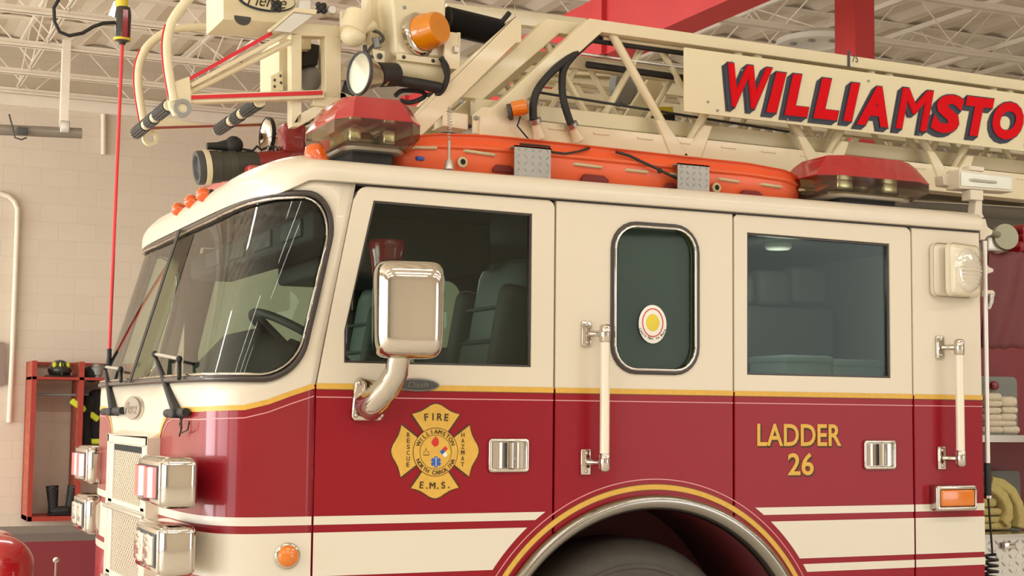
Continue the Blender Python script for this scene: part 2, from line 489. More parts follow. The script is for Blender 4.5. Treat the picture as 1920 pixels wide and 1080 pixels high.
front_door = door('front_door', fd_out, w1, 0, doorglass)
w3 = [(.487, 2.322), (.485, 1.743), (1.209, 1.743), (1.209, 2.316)]
rd_out = list(reversed([(.42+G, AZ+sqrt(RA**2-(.42+G-AX)**2)), (.42+G, TOP-.02)]+corner(.42+G+.015, TOP-.015, .015, 180, 90, 3)+corner(1.325-G-.03, TOP-.03, .03, 90, 0)+[(1.325-G, .60)]+[(AX+sqrt(RA**2-(.60-AZ)**2), .60)]))
rd_out = [(.42+G, TOP-.012), (.42+G+.012, TOP)]+[(1.325-G-.03, TOP)]+corner(1.325-G-.03, TOP-.03, .03, 90, 0)[1:]+[(1.325-G, .60)]+arch(AX+sqrt(RA**2-(.60-AZ)**2), .42+G, RA)
rear_door = door('rear_door', rd_out, w3, 0, tintglass)
# fixed panel between the doors
mp_out = [(-.385+G, TOP), (.42-G, TOP)]+list(arch(.42-G, -.385+G, RA))
w2 = rrect(-.128, .238, 1.752, 2.316, .095)
mb = MB(); plate(mb, [mp_out, w2], 0, .035, twot, .003); midp = mb.build('side_panel', truck, smooth=15)
def offs(x0, x1, z0, z1, r, d): return rrect(x0-d, x1+d, z0-d, z1+d, r+d)
fr = MB(); plate(fr, [offs(-.128, .238, 1.752, 2.316, .095, .018), offs(-.128, .238, 1.752, 2.316, .095, -.002)], -.008, .004, brown, .003)
plate(fr, [offs(-.128, .238, 1.752, 2.316, .095, .004), offs(-.128, .238, 1.752, 2.316, .095, -.006)], -.012, .018, chrome, .003)
frm = fr.build('window_frame', midp, smooth=50)
p = MB(); plate(p, [offs(-.128, .238, 1.752, 2.316, .095, -.003)], .012, .017, tintglass, .0005); p.build('window_pane', midp, smooth=5)
# oval sticker on that window
st = MB()
def oval(cx, cz, rx, rz, n=40): return [(cx+rx*cos(2*pi*i/n), cz+rz*sin(2*pi*i/n)) for i in range(n)]
SX, SZ = .048, 1.933
plate(st, [oval(SX, SZ, .063, .076)], .007, .009, wht, .0003)
plate(st, [oval(SX, SZ+.006, .048, .057), oval(SX, SZ+.006, .044, .053)], .0058, .007, flame, .0002)
plate(st, [oval(SX, SZ+.006, .030, .034)], .0058, .007, mat('sticker_yellow', (226, 204, 60), .5), .0002)
arc_text(st, 'Learn Not to Burn', SX, SZ+.004, .060, .015, 205, 335, .0062, ink, inner=True, off=.012)
o = st.build('window_sticker', midp); o['label'] = 'white oval sticker with red ring'
# rear filler panel and corner
mb = MB(); plate(mb, [[(1.325+G, .60), (1.325+G, TOP), (1.700, TOP), (1.707, .60)]], 0, .035, twot, .004)
rearp = mb.build('rear_panel', truck, smooth=15)
# far side of the cab, with its windows
for nm, out, win in (('door', [(USEAM+.01, .6), (slx(TOP)+.01, TOP), (-.39, TOP), (-.39, .6)], w1), ('side_panel', [(-.38, .6), (-.38, TOP), (.416, TOP), (.416, .6)], w2), ('door', [(.424, .6), (.424, TOP), (1.32, TOP), (1.32, .6)], w3), ('rear_panel', [(1.33, .6), (1.33, TOP), (1.7, TOP), (1.7, .6)], None)):
    mb = MB(); plate(mb, [out]+([win] if win else []), W-.035, W, twot, .003); d = mb.build(nm, truck, smooth=30)
    if win:
        p = MB(); plate(p, [win], W-.022, W-.018, doorglass, .0005); p.build('window_pane', d, smooth=5)
# back wall and floor of the cab, wheel arch liner
mb = MB(); mb.box((1.66, .03, .6), (1.70, W-.03, 2.40), red); mb.build('back_wall', truck)
mb = MB(); mb.box((-1.5, .04, 1.02), (-.72, W-.04, 1.06), liner); mb.box((.82, .04, 1.02), (1.66, W-.04, 1.06), liner); mb.box((-.72, .04, 1.30), (.82, W-.04, 1.34), liner)
mb.box((-.74, .04, 1.02), (-.72, W-.04, 1.34), liner); mb.box((.82, .04, 1.02), (.84, W-.04, 1.34), liner); mb.build('cab_floor', truck)
mb = MB(); n = 28
darkred = mat('arch_liner', (92, 26, 30), .6, noise=.2)
mb.grid(lambda s, t: Vector((AX+(.74)*cos(pi*s), .036+.62*t, AZ+.74*sin(pi*s))), n, 2, darkred)
mb.box((-.68, .64, .3), (.78, .67, 1.25), darkred)
mb.build('wheel_well', truck, solid=.01)
# chrome arch trim
mb = MB(); vs = []; prof = [(.757, -.002), (.756, -.022), (.745, -.032), (.728, -.034), (.712, -.026), (.700, -.006), (.697, .03)]
mb.grid(lambda s, t: Vector((AX+prof[round(t*6)][0]*cos(radians(-4)+radians(188)*s), prof[round(t*6)][1], AZ+prof[round(t*6)][0]*sin(radians(-4)+radians(188)*s))), 72, 6, mat('floor_dark_chrome', (158, 154, 146), .16, 1))  # chrome given a darker colour to imitate the reflection of a dark floor
mb.build('wheel_arch_trim', truck, smooth=60)
# gold band along the arch, belt line, pin stripes, white stripes
def band(mb, R, w, m, y=-.0016, a0=8, a1=172):
    mb.grid(lambda s, t: Vector((AX+(R+w*t)*cos(radians(a0+(a1-a0)*s)), y, AZ+(R+w*t)*sin(radians(a0+(a1-a0)*s)))), 90, 1, m)
def ribbon(mb, pts, w, m, off=.0016):
    # pts in (u,z); vertical-ish width w
    vs = []
    dn = []
    for p, q in zip(pts, pts[1:]):
        k = max(1, int(math.dist(p, q)/.02))
        for i in range(k): dn.append((p[0]+(q[0]-p[0])*i/k, p[1]+(q[1]-p[1])*i/k))
    dn.append(pts[-1])
    for i, (a, z) in enumerate(dn):
        b = dn[min(i+1, len(dn)-1)]; c = dn[max(i-1, 0)]; tx, tz = b[0]-c[0], b[1]-c[1]; l = math.hypot(tx, tz) or 1
        nx, nz = -tz/l, tx/l
        if nz < 0 or (abs(nz) < 1e-6 and nx < 0): nx, nz = -nx, -nz
        vs += [S(a-nx*w/2, z-nz*w/2, off), S(a+nx*w/2, z+nz*w/2, off)]
    mb.add(vs, [(2*i, 2*i+2, 2*i+3, 2*i+1) for i in range(len(dn)-1)], m)
mb = MB(); R1 = .777
band(mb, R1, .019, gold); band(mb, R1-.003, .003, goldd); band(mb, R1+.019, .003, goldd); band(mb, .815, .004, pink)
mb.build('arch_stripe', truck)['label'] = 'gold stripe round the wheel arch'
segs = [(USEAM+.004, -.389), (-.381, .416), (.424, 1.321), (1.329, 1.705)]
own = [front_door, midp, rear_door, rearp]
for (a, b), pr in zip(segs, own):
    mb = MB(); ribbon(mb, [(a, 1.667), (b, 1.667)], .020, gold); ribbon(mb, [(a, 1.6555), (b, 1.6555)], .003, goldd); mb.build('belt_stripe', pr)
    mb = MB(); ribbon(mb, [(a, 1.628), (b, 1.628)], .004, pink); mb.build('pin_stripe', pr)
fb = [(USEAM-.004, 1.667)]+[(u, z-.004) for u, z in UB[1:-1]]
for k in (0, 1):
    f2 = fb if k == 0 else [(2*UC-u, z) for u, z in fb]
    mb = MB(); ribbon(mb, f2, .018, gold); mb.build('belt_stripe', cf)
    mb = MB(); ribbon(mb, [(u, z-.036) for u, z in f2[:-2]], .004, pink); mb.build('pin_stripe', cf)
def wstripe(z0, z1):
    # white stripe with slanted ends at the wheel arch
    RR = .842
    def xl(z): return AX-sqrt(max(0, RR**2-(z-AZ)**2))
    def xr(z): return AX+sqrt(max(0, RR**2-(z-AZ)**2))
    y = -.0017; N = 8
    for pr, fa, fb_ in ((front_door, lambda z: USEAM+.004, lambda z: min(xl(z), -.39)), (rear_door, lambda z: max(xr(z), .425), lambda z: 1.321), (rearp, lambda z: 1.329, lambda z: 1.706)):
        mb = MB(); vs = []
        for i in range(N+1): z = z0+(z1-z0)*i/N; vs += [Vector((fa(z), y, z)), Vector((fb_(z), y, z))]
        mb.add(vs, [(2*i, 2*i+1, 2*i+3, 2*i+2) for i in range(N)], white); mb.build('white_stripe', pr)
    e = ufront(.70)
    for k in (0, 1):
        mb = MB(); q = [(USEAM-.004, (z0+z1)/2), (e, (z0+z1)/2)]; ribbon(mb, q if k == 0 else [(2*UC-a, b) for a, b in q], z1-z0, white); mb.build('white_stripe', cf)
for za, zb2 in ((1.179, 1.209), (1.000, 1.152), (.945, .977)): wstripe(za, zb2)
# door handles
def handle(x0, x1, z0, z1, parent):
    mb = MB(); plate(mb, [rrect(x0, x1, z0, z1, .014), rrect(x0+.014, x1-.014, z0+.014, z1-.014, .006)], -.014, .002, chrome, .005)
    mb.box((x0+.010, -.001, z0+.010), (x1-.010, .004, z1-.010), chromed)
    w = x1-x0
    mb.grid(lambda s, t: Vector((x0+.02+w*.28*s, -.002-.004*sin(pi*s), z0+.016+(z1-z0-.032)*t)), 6, 1, chrome)
    mb.grid(lambda s, t: Vector((x0+w*.46+w*.34*s, -.004-.012*sin(pi*min(1, s*1.3+.1)), z0+.016+(z1-z0-.032)*t)), 8, 1, chrome)
    mb.box((x0+w*.36, -.0018, z0+.016), (x0+w*.46, .001, z1-.016), dgrey)
    h = mb.build('door_handle', parent, smooth=50); h['label'] = 'chrome recessed paddle handle'; return h
handle(-.659, -.493, 1.358, 1.484, front_door); handle(1.058, 1.224, 1.358, 1.481, rear_door)
# grab rails
def rail(x, z0, z1, parent):
    mb = MB()
    mb.tube([(x, -.075, z0+.045), (x, -.075, z1-.045)], .0185, mat('rail_sleeve', (238, 230, 208), .3, coat=.4) if 'rail_sleeve' not in MATS else MATS['rail_sleeve'], 14)
    r = mb.build('grab_rail', parent, smooth=50); r['label'] = 'white vertical grab rail with chrome ends'
    for z, s in ((z0+.03, 1), (z1-.03, -1)):
        b = MB()
        b.lathe([(.0, -.035), (.016, -.034), (.022, -.026), (.022, .030), (.019, .034)], (x, -.075, z), (0, 0, s), chrome, 16)
        b.tube([(x, -.06, z), (x-.02, -.03, z), (x-.035, -.008, z)], [.016, .012, .013], chrome, 10)
        b.rbox((x-.045, -.006, z), (.042, .012, .098), .004, chrome)
        for d in (-.034, .034): b.ball((x-.045, -.013, z+d), .008, chromed, 8)
        b.build('rail_bracket', r, smooth=50)
rail(-.208, 1.365, 1.915, midp); rail(1.513, 1.375, 1.910, rearp)
# maltese cross emblem
EX, EZ, ES = -.8685, 1.4375, .000645
em = MB()
def arm(scale, half=1):
    A = [(-70, 112), (-80, 122), (-145, 208)]
    L = [(-145, 208), (-118, 214), (-88, 224), (-60, 240), (-35, 256), (-14, 264), (0, 266), (14, 264), (35, 256), (60, 240), (88, 224), (118, 214), (145, 208)]
    return [(-66, 100)]+L+[(66, 100)]
def rotp(p, k):
    x, z = p
    for _ in range(k): x, z = z, -x
    return (EX+x*ES, EZ+z*ES)
def grow(P, d):
    cx = sum(p[0] for p in P)/len(P); cz = sum(p[1] for p in P)/len(P); o = []
    n = len(P)
    for i in range(n):
        a, b, c = P[i-1], P[i], P[(i+1) % n]
        t = (c[0]-a[0], c[1]-a[1]); l = math.hypot(*t) or 1; nx, nz = t[1]/l, -t[0]/l
        if (b[0]-cx)*nx+(b[1]-cz)*nz < 0: nx, nz = -nx, -nz
        k = d*(1.5 if i in (1, n-2, 0, n-1) else 1); o.append((b[0]+nx*k, b[1]+nz*k))
    return o
for k in range(4):
    P = [rotp(p, k) for p in arm(1)]
    plate(em, [grow(P, .0045)], -.0012, .0005, ink, .0001); plate(em, [P], -.0022, -.001, gold, .0001)
def ring(mb, r0, r1, y0, y1, m):
    plate(mb, [oval(EX, EZ-.004, r1, r1)]+([oval(EX, EZ-.004, r0, r0)] if r0 else []), y0, y1, m, .0001)
ring(em, 0, .089, -.0026, -.001, ink); ring(em, 0, .0865, -.0034, -.0025, gold)
ring(em, .061, .0625, -.0044, -.0033, ink)
arc_text(em, 'WILLIAMSTON', EX, EZ-.004, .0745, .021, 155, 25, -.0045, ink); arc_text(em, 'NORTH CAROLINA', EX, EZ-.004, .0745, .020, 205, 335, -.0045, ink, inner=True)
arc_text(em, 'FIRE', EX, EZ-.30, .425, .036, 95.2, 84.5, -.0032, ink, off=.022)
arc_text(em, 'E.M.S.', EX, EZ+.40, .525, .034, 264.2, 275.8, -.0032, ink, inner=True, off=.022)
for i, c in enumerate('RESCUE'):
    fit(em, c, EX-.113, EX-.101, EZ+.058-i*.0215-.0075, EZ+.058-i*.0215+.0085, -.0032, ink, off=.01)
for i, c in enumerate('HAZMAT'):
    fit(em, c, EX+.101, EX+.114, EZ+.058-i*.0215-.0075, EZ+.058-i*.0215+.0085, -.0032, ink, off=.01)
# flame, medical star, hazard diamond, engine sketch
cz = EZ-.004
plate(em, [[(EX-.013, cz+.026), (EX-.017, cz+.036), (EX-.010, cz+.050), (EX-.009, cz+.043), (EX-.002, cz+.060), (EX+.003, cz+.048), (EX+.007, cz+.054), (EX+.012, cz+.036), (EX+.010, cz+.026), (EX+.003, cz+.020), (EX-.006, cz+.020)]], -.0045, -.0033, flame, .0001)
for a in (0, 60, 120):
    T = [(EX+.0015+dx*cos(radians(a))-dz*sin(radians(a)), cz-.036+dx*sin(radians(a))+dz*cos(radians(a))) for dx, dz in ((-.006, -.020), (.006, -.020), (.006, .020), (-.006, .020))]
    plate(em, [T], -.0046-.0001*a/60, -.0033, blue, .0001)
plate(em, [[(EX+.0005, cz-.053), (EX+.0025, cz-.053), (EX+.0025, cz-.019), (EX+.0005, cz-.019)]], -.0056, -.0045, wht, .0001)
dx0, dz0, q = EX+.037, cz+.001, .0125
for (a, b), m in (((0, q), flame), ((q, 0), MATS['sticker_yellow']), ((0, -q), wht), ((-q, 0), blue)):
    cx_, cz2 = dx0+a*.85, dz0+b*.85; plate(em, [[(cx_-q*.82, cz2), (cx_, cz2+q*.82), (cx_+q*.82, cz2), (cx_, cz2-q*.82)]], -.0045, -.0033, m, .0001)
for pts in ([(-.048, -.012), (-.048, .002), (-.042, .002), (-.038, .016), (-.034, .002), (-.026, .002), (-.026, -.012)],):
    plate(em, [[(EX+a, cz+b) for a, b in pts], [(EX+a*.92-.003, cz+b*.7-.001) for a, b in pts]], -.0042, -.0033, ink, .0001)
o = em.build('cross_emblem', front_door, smooth=20); o['label'] = 'gold fire and rescue cross emblem'
# oval badge beside the mirror
bd = MB(); plate(bd, [oval(-.945, 1.677, .086, .024)], -.010, 0, mat('badge_metal', (120, 118, 110), .3, .6), .002); plate(bd, [oval(-.945, 1.677, .079, .019)], -.0115, -.009, dgrey, .0005)
fit(bd, 'Dash', -.985, -.905, 1.668, 1.688, -.0125, MATS['badge_metal'], off=.0, shear=.3)
bd.build('oval_badge', front_door)
# LADDER 26 lettering
lt = MB()
def word(mb, txt, x0, x1, z0, z1, y, T=None):
    for (dx, dz, yy, m, off) in ((.006, -.006, y, ink, .03), (0, 0, y-.0012, gold, .018)):
        fit(mb, txt, x0+dx, x1+dx, z0+dz, z1+dz, yy, m, off=off)
word(lt, 'LADDER', .530, .946, 1.456, 1.546, -.001); word(lt, '26', .678, .806, 1.336, 1.428, -.001)
lt.build('lettering', rear_door, smooth=20)['label'] = 'gold LADDER 26 lettering'
# side lamps
def boxlamp(name, x0, x1, z0, z1, depth, lens, parent, lab):
    mb = MB(); plate(mb, [rrect(x0, x1, z0, z1, .012), rrect(x0+.022, x1-.008, z0+.018, z1-.018, .006)], -depth, 0, chromed, .006)
    mb.box((x0+.01, -.01, z0+.01), (x1-.01, -.002, z1-.01), dgrey)
    o = mb.build(name, parent, smooth=50); l = MB(); l.rbox(((x0+x1)/2+.007, -depth*.55, (z0+z1)/2), (x1-x0-.034, depth*.9, z1-z0-.038), .008, lens)
    l.build('lens', o, smooth=50)['label'] = lab; return o
boxlamp('marker_lamp', 1.405, 1.622, 1.182, 1.290, .05, mat('amber_side', (224, 122, 24), .2, coat=.8), rearp, 'amber lens')
mb = MB(); c = (-1.463, -.004+.012, 1.028)
u_, z_ = pxS(538, 1042, .0, -1.5, 1.05); P = S(u_, z_); nv = S(u_, z_, 1)-P
mb.lathe([(.0, .0), (.044, .0), (.046, .008), (.040, .014)], P, nv, chrome, 24); lr = mb.build('round_marker', truck, smooth=50)
mb = MB(); mb.lathe([(.038, .010), (.037, .020), (.028, .030), (0, .034)], P, nv, MATS['amber_side'], 24); mb.build('lens', lr, smooth=60)
# white round scene light in its square bezel
mb = MB(); cxl, czl = 1.552, 2.215
mb.rbox((cxl-.02, -.015, czl), (.225, .04, .235), .03, cream)
sl = mb.build('scene_light', rearp, smooth=50)
mb = MB(); T = Matrix.Translation((cxl+.01, -.05, czl)) @ Matrix.Rotation(radians(14), 4, 'Z')
mb.rbox((.0, -.0, 0), (.225, .04, .23), .03, mat('light_bezel', (232, 222, 196), .25, coat=.5), T); mb.build('bezel', sl, smooth=50)
mb = MB(); q = T @ Vector((.012, -.018, 0)); ax = T.to_3x3() @ Vector((0, -1, 0))
mb.lathe([(.098, 0), (.094, .008), (.065, .015), (.03, .018), (0, .019)], q, ax, mat('fluted_lens', (236, 230, 212), .12, .35, coat=.9), 28)
for k in range(-4, 5): mb.rbox((.012, -.036+abs(k)*.0022, k*.017), (.15-abs(k)*.010, .008, .007), .002, MATS['fluted_lens'], T)
mb.build('lens', sl, smooth=50)['label'] = 'fluted clear lens'

# ---- roof cap
rt = MB(); NU = len(us); sides_n = [a for a in (1.70, 1.4, 1.0, .6, .2, -.2, -.6, -1.0)]
plan_pts = [('s', x, 0) for x in sides_n]+[('f', a) for a in us]+[('s', x, W) for x in reversed(sides_n)]
rings = [(-.004, 0, 0), (-.022, .002, 0), (-.028, .018, .02), (-.026, .045, .05), (-.012, .066, .075), (.012, .078, .098), (.06, .088, .132), (.12, .096, .160), (.25, .112, .188), (.5, .135, .205), (.9, .150, .212)]
vs = []
for pp in plan_pts:
    for (d, hs, hf) in rings:
        if pp[0] == 's': b = Vector((pp[1], pp[2], 0)); nn = Vector((0, -1 if pp[2] == 0 else 1, 0)); wf = 0
        else:
            b = S(pp[1], 2.40); P_, N_ = plan(pp[1]); nn = Vector((N_[0], N_[1], 0)); wf = max(0, min(1, (-N_[0]-.25)/.6)); b.z = 0
        b = b+nn*(.020*wf if d < .1 else 0)
        sp = Vector((max(-.75, min(1.1, b.x)), 1.22, 0)); dv_ = sp-b; L_ = dv_.length
        q = b+dv_/L_*min(d, L_*.98) if d > 0 else b-nn*d*(1-.45*wf)
        zb = 2.400-.050*wf; q.z = zb+hs*(1-wf)+hf*wf
        vs.append(q)
n = len(rings); N = len(plan_pts); fs = []
for i in range(N-1):
    for j in range(n-1): k = i*n+j; fs.append((k, k+n, k+n+1, k+1))
for i in range(N//2):
    a, b = i, N-1-i
    if a+1 < b-1: fs.append((a*n+n-1, (a+1)*n+n-1, (b-1)*n+n-1, b*n+n-1))
fs.append([i for i in range(n)]+[(N-1)*n+j for j in reversed(range(n))])
rt.add(vs, fs, cream)
roof = rt.build('roof', truck, smooth=40)
# drip rail shadow line under the cap, raised ridge on the roof side
mb = MB(); mb.box((-1.19, .002, 2.394), (1.705, .03, 2.401), brown); mb.build('roof_seam', truck)
mb = MB(); mb.box((-1.1, .04, 2.34), (1.66, W-.04, 2.37), liner); mb.build('headliner', truck)
# amber clearance markers
for px_, py_ in ((340, 395), (364, 381), (387, 368)):
    Yc = {340: 1.36, 364: 1.12, 387: .88}[px_]
    c = at(px_, py_, Yc); ax = Vector((-.94, 0, .35)); mb = MB()
    mb.lathe([(.0, -.05), (.036, -.045), (.036, 0), (.030, .006)], c-ax*.006, ax, black, 16)
    mk = mb.build('clearance_marker', truck, smooth=50)
    mb = MB(); mb.lathe([(.029, 0), (.030, .022), (.024, .036), (.012, .042), (0, .043)], c, ax, amberd, 16); mb.build('lens', mk, smooth=60)

# ---- grille on the front
gr = MB(); gx0, gx1 = .70, 1.56; xb, xf = -1.725, -1.775
T0 = 1.47
def fr_box(y0, y1, z0, z1, m, x0=xf, x1=xb+.06): gr.box((x0, y0, z0), (x1, y1, z1), m)
fr_box(gx0, gx0+.035, .60, T0, cream); fr_box(gx1-.035, gx1, .60, T0, cream)
gr.prism([(xf, gx0, T0-.01), (xf, gx1, T0-.01), (xb+.03, gx1-.04, T0+.035), (xb+.03, gx0+.04, T0+.035)], (.06, 0, 0), cream)
fr_box(gx0, gx1, T0-.035, T0, cream)
grille = gr.build('grille', truck, bevel=.004)
mb = MB(); mb.box((xf+.008, gx0+.13, 1.405), (xf+.02, gx1-.13, 1.432), dark); mb.build('air_slot', grille)
for z0, z1 in ((1.20, 1.43), (.90, 1.155), (.62, .86)):
    mb = MB(); mb.box((xf+.012, gx0+.12, z0), (xf+.03, gx1-.12, z1), gril); mb.build('mesh_insert', grille)
    mb = MB()
    for a, b, c_, d_ in ((gx0+.035, gx0+.12, z0-.02, z1+.02), (gx1-.12, gx1-.035, z0-.02, z1+.02), (gx0+.035, gx1-.035, z1, z1+.022), (gx0+.035, gx1-.035, z0-.022, z0)):
        mb.box((xf+.004, a, c_), (xf+.03, b, d_), white)
    mb.build('mesh_surround', grille, bevel=.004)
    mb = MB(); mb.rbox((xf, (gx0+gx1)/2, z0-.034), (.03, gx1-gx0-.02, .016), .005, alum); mb.build('grille_bar', grille, smooth=50)
# round nose badge
mb = MB(); P = at(255, 765, 1.22); P.x = S(UC, 1.58).x
for rr_, d_, mm in ((1, .010, chrome), (.90, .016, mat('badge_grey', (168, 158, 146), .4, .3))):
    mb.prism([Vector((P.x-d_, P.y+.185*rr_*cos(2*pi*i/48), P.z+.050*rr_*sin(2*pi*i/48))) for i in range(48)], (d_, 0, 0), mm)
Tm = Matrix.Translation(P) @ Matrix.Rotation(-pi/2, 4, 'Z') @ Matrix.Translation(-P)
fit(mb, 'Pierce', P.x-.12, P.x+.12, P.z-.026, P.z+.026, P.y-.0175, chrome, off=.0, shear=.3, T=Tm)
mb.build('nose_badge', truck, smooth=50)

# ---- front lamp housings
def lamp(y0, y1, z0, z1, lens, n_l, mirror):
    # chrome box pod; faces -x.  mirror for the far side
    def Y(y): return W-y if mirror else y
    XO = .082 if mirror else 0
    mb = MB(); c = (-1.798+XO, (Y(y0)+Y(y1))/2, (z0+z1)/2)
    mb.rbox(c, (.128, abs(y1-y0), z1-z0), .028, chrome, n=4)
    h = mb.build('lamp_housing', truck, smooth=50)
    b = MB(); b.rbox((-1.858+XO, c[1], c[2]), (.018, y1-y0-.03, z1-z0-.025), .006, chrome); b.box((-1.870+XO, c[1]-(y1-y0)/2+.035, z0+.03), (-1.862+XO, c[1]+(y1-y0)/2-.035, z1-.03), dgrey)
    b.build('bezel', h, smooth=50)
    w_ = (y1-y0-.08)/n_l
    for k in range(n_l):
        l = MB(); yc = Y(y0+.04+w_*(k+.5))
        if lens == 'red': l.grid(lambda s, t: Vector((-1.868+XO-.028*sin(pi*s), yc-w_*.46+w_*.92*s, z0+.035+(z1-z0-.07)*t)), 10, 1, redlamp); l.box((-1.872+XO, yc-w_*.46, z0+.035), (-1.866+XO, yc+w_*.46, z1-.035), redlamp)
        else: l.rbox((-1.874+XO, yc, c[2]), (.014, w_*.9, z1-z0-.075), .005, mat('headlamp_glass', (222, 216, 200), .12, .45, coat=.8) if 'headlamp_glass' not in MATS else MATS['headlamp_glass'])
        if lens != 'red':
            for q_ in range(3): l.ball((-1.878+XO, yc, c[2]-.04+q_*.04), (.006, w_*.3, .014), MATS['headlamp_glass'], 10)
        l.build('lens', h, smooth=50)['label'] = 'red lens' if lens == 'red' else 'clear headlamp lens'
for mir in (False, True):
    lamp(.00+.06*mir, .40+.02*mir, 1.242-.012*mir, 1.416-.012*mir, 'red', 2, mir); lamp(.00+.06*mir, .40+.02*mir, 1.012-.012*mir, 1.186-.012*mir, 'clear', 2, mir)

# ---- wipers
def wiper(b, t, l1, l2, e):
    mb = MB(); o = .03
    def Q(p, of=o): return S(*pxS(p[0], p[1], of, ufront(.6 if p[0] > 250 else 1.7), 1.65), of)
    B = Q(b, .02)
    mb.rbox(B, (.05, .07, .035), .01, black); mb.tube([Q((b[0]-18, b[1]), .02), Q((b[0]+18, b[1]-2), .02)], .016, black, 10)
    mb.tube([B, B.lerp(Q(t), .25), Q(t)], [.019, .016, .007], black, 8)
    w = mb.build('wiper', truck, smooth=50); mb = MB()
    mb.tube([Q(t, .035), Q(l1, .035)], .007, alum, 8); mb.tube([Q(l1, .03), Q(e, .03)], .008, black, 8); mb.ball(Q(t, .038), .014, black, 8); mb.ball(Q(l1, .038), .013, black, 8)
    mb.build('wiper_link', w, smooth=50)
wiper((331, 775), (290, 664), (336, 673), 0, (336, 710)); wiper((212, 772), (197, 688), (226, 692), 0, (227, 715))
mb = MB()
def Q(x, y): u, z = pxS(x, y, .02, ufront(.5), 1.55); return S(u, z, .02)
mb.tube([Q(337, 778), Q(341, 800), Q(336, 818)], .003, black, 6); mb.tube([Q(345, 778), Q(337, 795), Q(340, 812), Q(352, 806), Q(355, 790)], .003, black, 6); mb.build('washer_hose', truck)

# ---- door mirror
mb = MB(); T = Matrix.Translation((-1.068, -.22, 1.935)) @ Matrix.Rotation(radians(-10), 4, 'Z')
bm_ = bmesh.new(); bmesh.ops.create_uvsphere(bm_, u_segments=48, v_segments=32, radius=1)
def sq(v, e): return math.copysign(abs(v)**e, v)
vsx = [T @ Vector((sq(v.co.x, .34)*.122*(1+.03*v.co.z), sq(v.co.y, .75)*.10, sq(v.co.z, .28)*.172)) for v in bm_.verts]
mb.add(vsx, [[v.index for v in f.verts] for f in bm_.faces], chrome); bm_.free()
mir = mb.build('door_mirror', front_door, smooth=80); mir['label'] = 'chrome mirror shell on curved arm'
mb = MB(); mb.tube([(-1.135, -.02, 1.60), (-1.125, -.07, 1.62), (-1.10, -.13, 1.67), (-1.09, -.18, 1.72), (-1.09, -.20, 1.78)], [.058, .052, .046, .042, .040], chrome, 16)
base = [(-1.20, 1.56), (-1.19, 1.545), (-1.09, 1.545), (-1.078, 1.56), (-1.085, 1.66), (-1.11, 1.69), (-1.17, 1.70), (-1.19, 1.68)]
plate(mb, [base], -.025, .001, chrome, .008)
for a, b in ((-1.185, 1.565), (-1.09, 1.565), (-1.175, 1.68)): mb.ball((a, -.028, b), .01, chromed, 8)
mb.build('mirror_arm', front_door, smooth=50)

# ---- cab interior
mb = MB()
def dashf(s, t):
    y = .06+(W-.12)*s; hump = .06*math.exp(-((y-.5)/.25)**2)+.17*math.exp(-((y-1.0)/.38)**2)
    prof = [(-1.60, 1.62), (-1.50, 1.70), (-1.40, 1.74), (-1.28, 1.75), (-1.18, 1.72), (-1.12, 1.60), (-1.10, 1.2)]
    x, z = prof[round(t*6)]
    return Vector((x, y, z+hump*sin(pi*min(1, max(0, (t-.05)*1.2))) if t < .9 else z))
mb.grid(dashf, 24, 6, dashm); mb.build('dashboard', truck, smooth=60, solid=.02)
mb = MB(); c = Vector((-1.20, .60, 1.845)); axx = Vector((-.5, 0, -.86)).normalized(); w1_ = Vector((0, 1, 0)); w2_ = axx.cross(w1_)
mb.tube([c+(w1_*cos(2*pi*i/32)+w2_*sin(2*pi*i/32))*.225 for i in range(32)], .017, black, 10, closed=True)
for a in (30, 150, 270): mb.tube([c+axx*.05, c+(w1_*cos(radians(a))+w2_*sin(radians(a)))*.22], .012, black, 8)
mb.lathe([(.05, 0), (.06, .03), (.04, .06), (.035, .45)], c+axx*.01, axx, black, 16); mb.build('steering_wheel', truck, smooth=50)
def seat(x, y, high=1):
    mb = MB(); T = Matrix.Translation((x, y, 1.42)) @ Matrix.Rotation(radians(10), 4, 'Y')
    mb.rbox((.05, 0, .20), (.20, .50, .56), .06, seatm, T); mb.rbox((.05, 0, .60), (.18, .40, .40), .08, seatm, T)
    for sy in (-1, 1): mb.rbox((.02, sy*.22, .36), (.22, .09, .62), .04, seatd, T)
    for z in (.10, .27, .44, .58): mb.rbox((-.052, 0, z), (.012, .36, .014), .004, dgrey, T)
    s = mb.build('seat', truck, smooth=50)
    b = MB(); b.rbox((x-.24, y, 1.40), (.50, .50, .13), .05, seatm); b.rbox((x-.22, y, 1.2), (.3, .3, .36), .02, dgrey); b.build('seat_cushion', s, smooth=50)
seatd = mat('seat_bolster', (84, 78, 72), .6, noise=.1)
seat(-.53, .46); seat(-.58, 1.86); 
mb = MB(); mb.rbox((-.80, 1.22, 1.42), (.7, .44, .36), .06, dashm); mb.build('engine_cover', truck, smooth=50)
mb = MB(); mb.rbox((-.75, 1.0, 2.25), (.55, 1.2, .20), .02, liner); mb.rbox((-1.18, 1.22, 2.27), (.22, 2.0, .12), .02, liner)
for k in range(4): mb.rbox((-1.295, .45+k*.42, 2.27), (.02, .26, .07), .006, dgrey)
mb.build('overhead_console', truck, smooth=50)
mb = MB(); mb.rbox((-.28, 1.25, 1.60), (.10, .8, .55), .02, liner); mb.build('rear_console', truck)
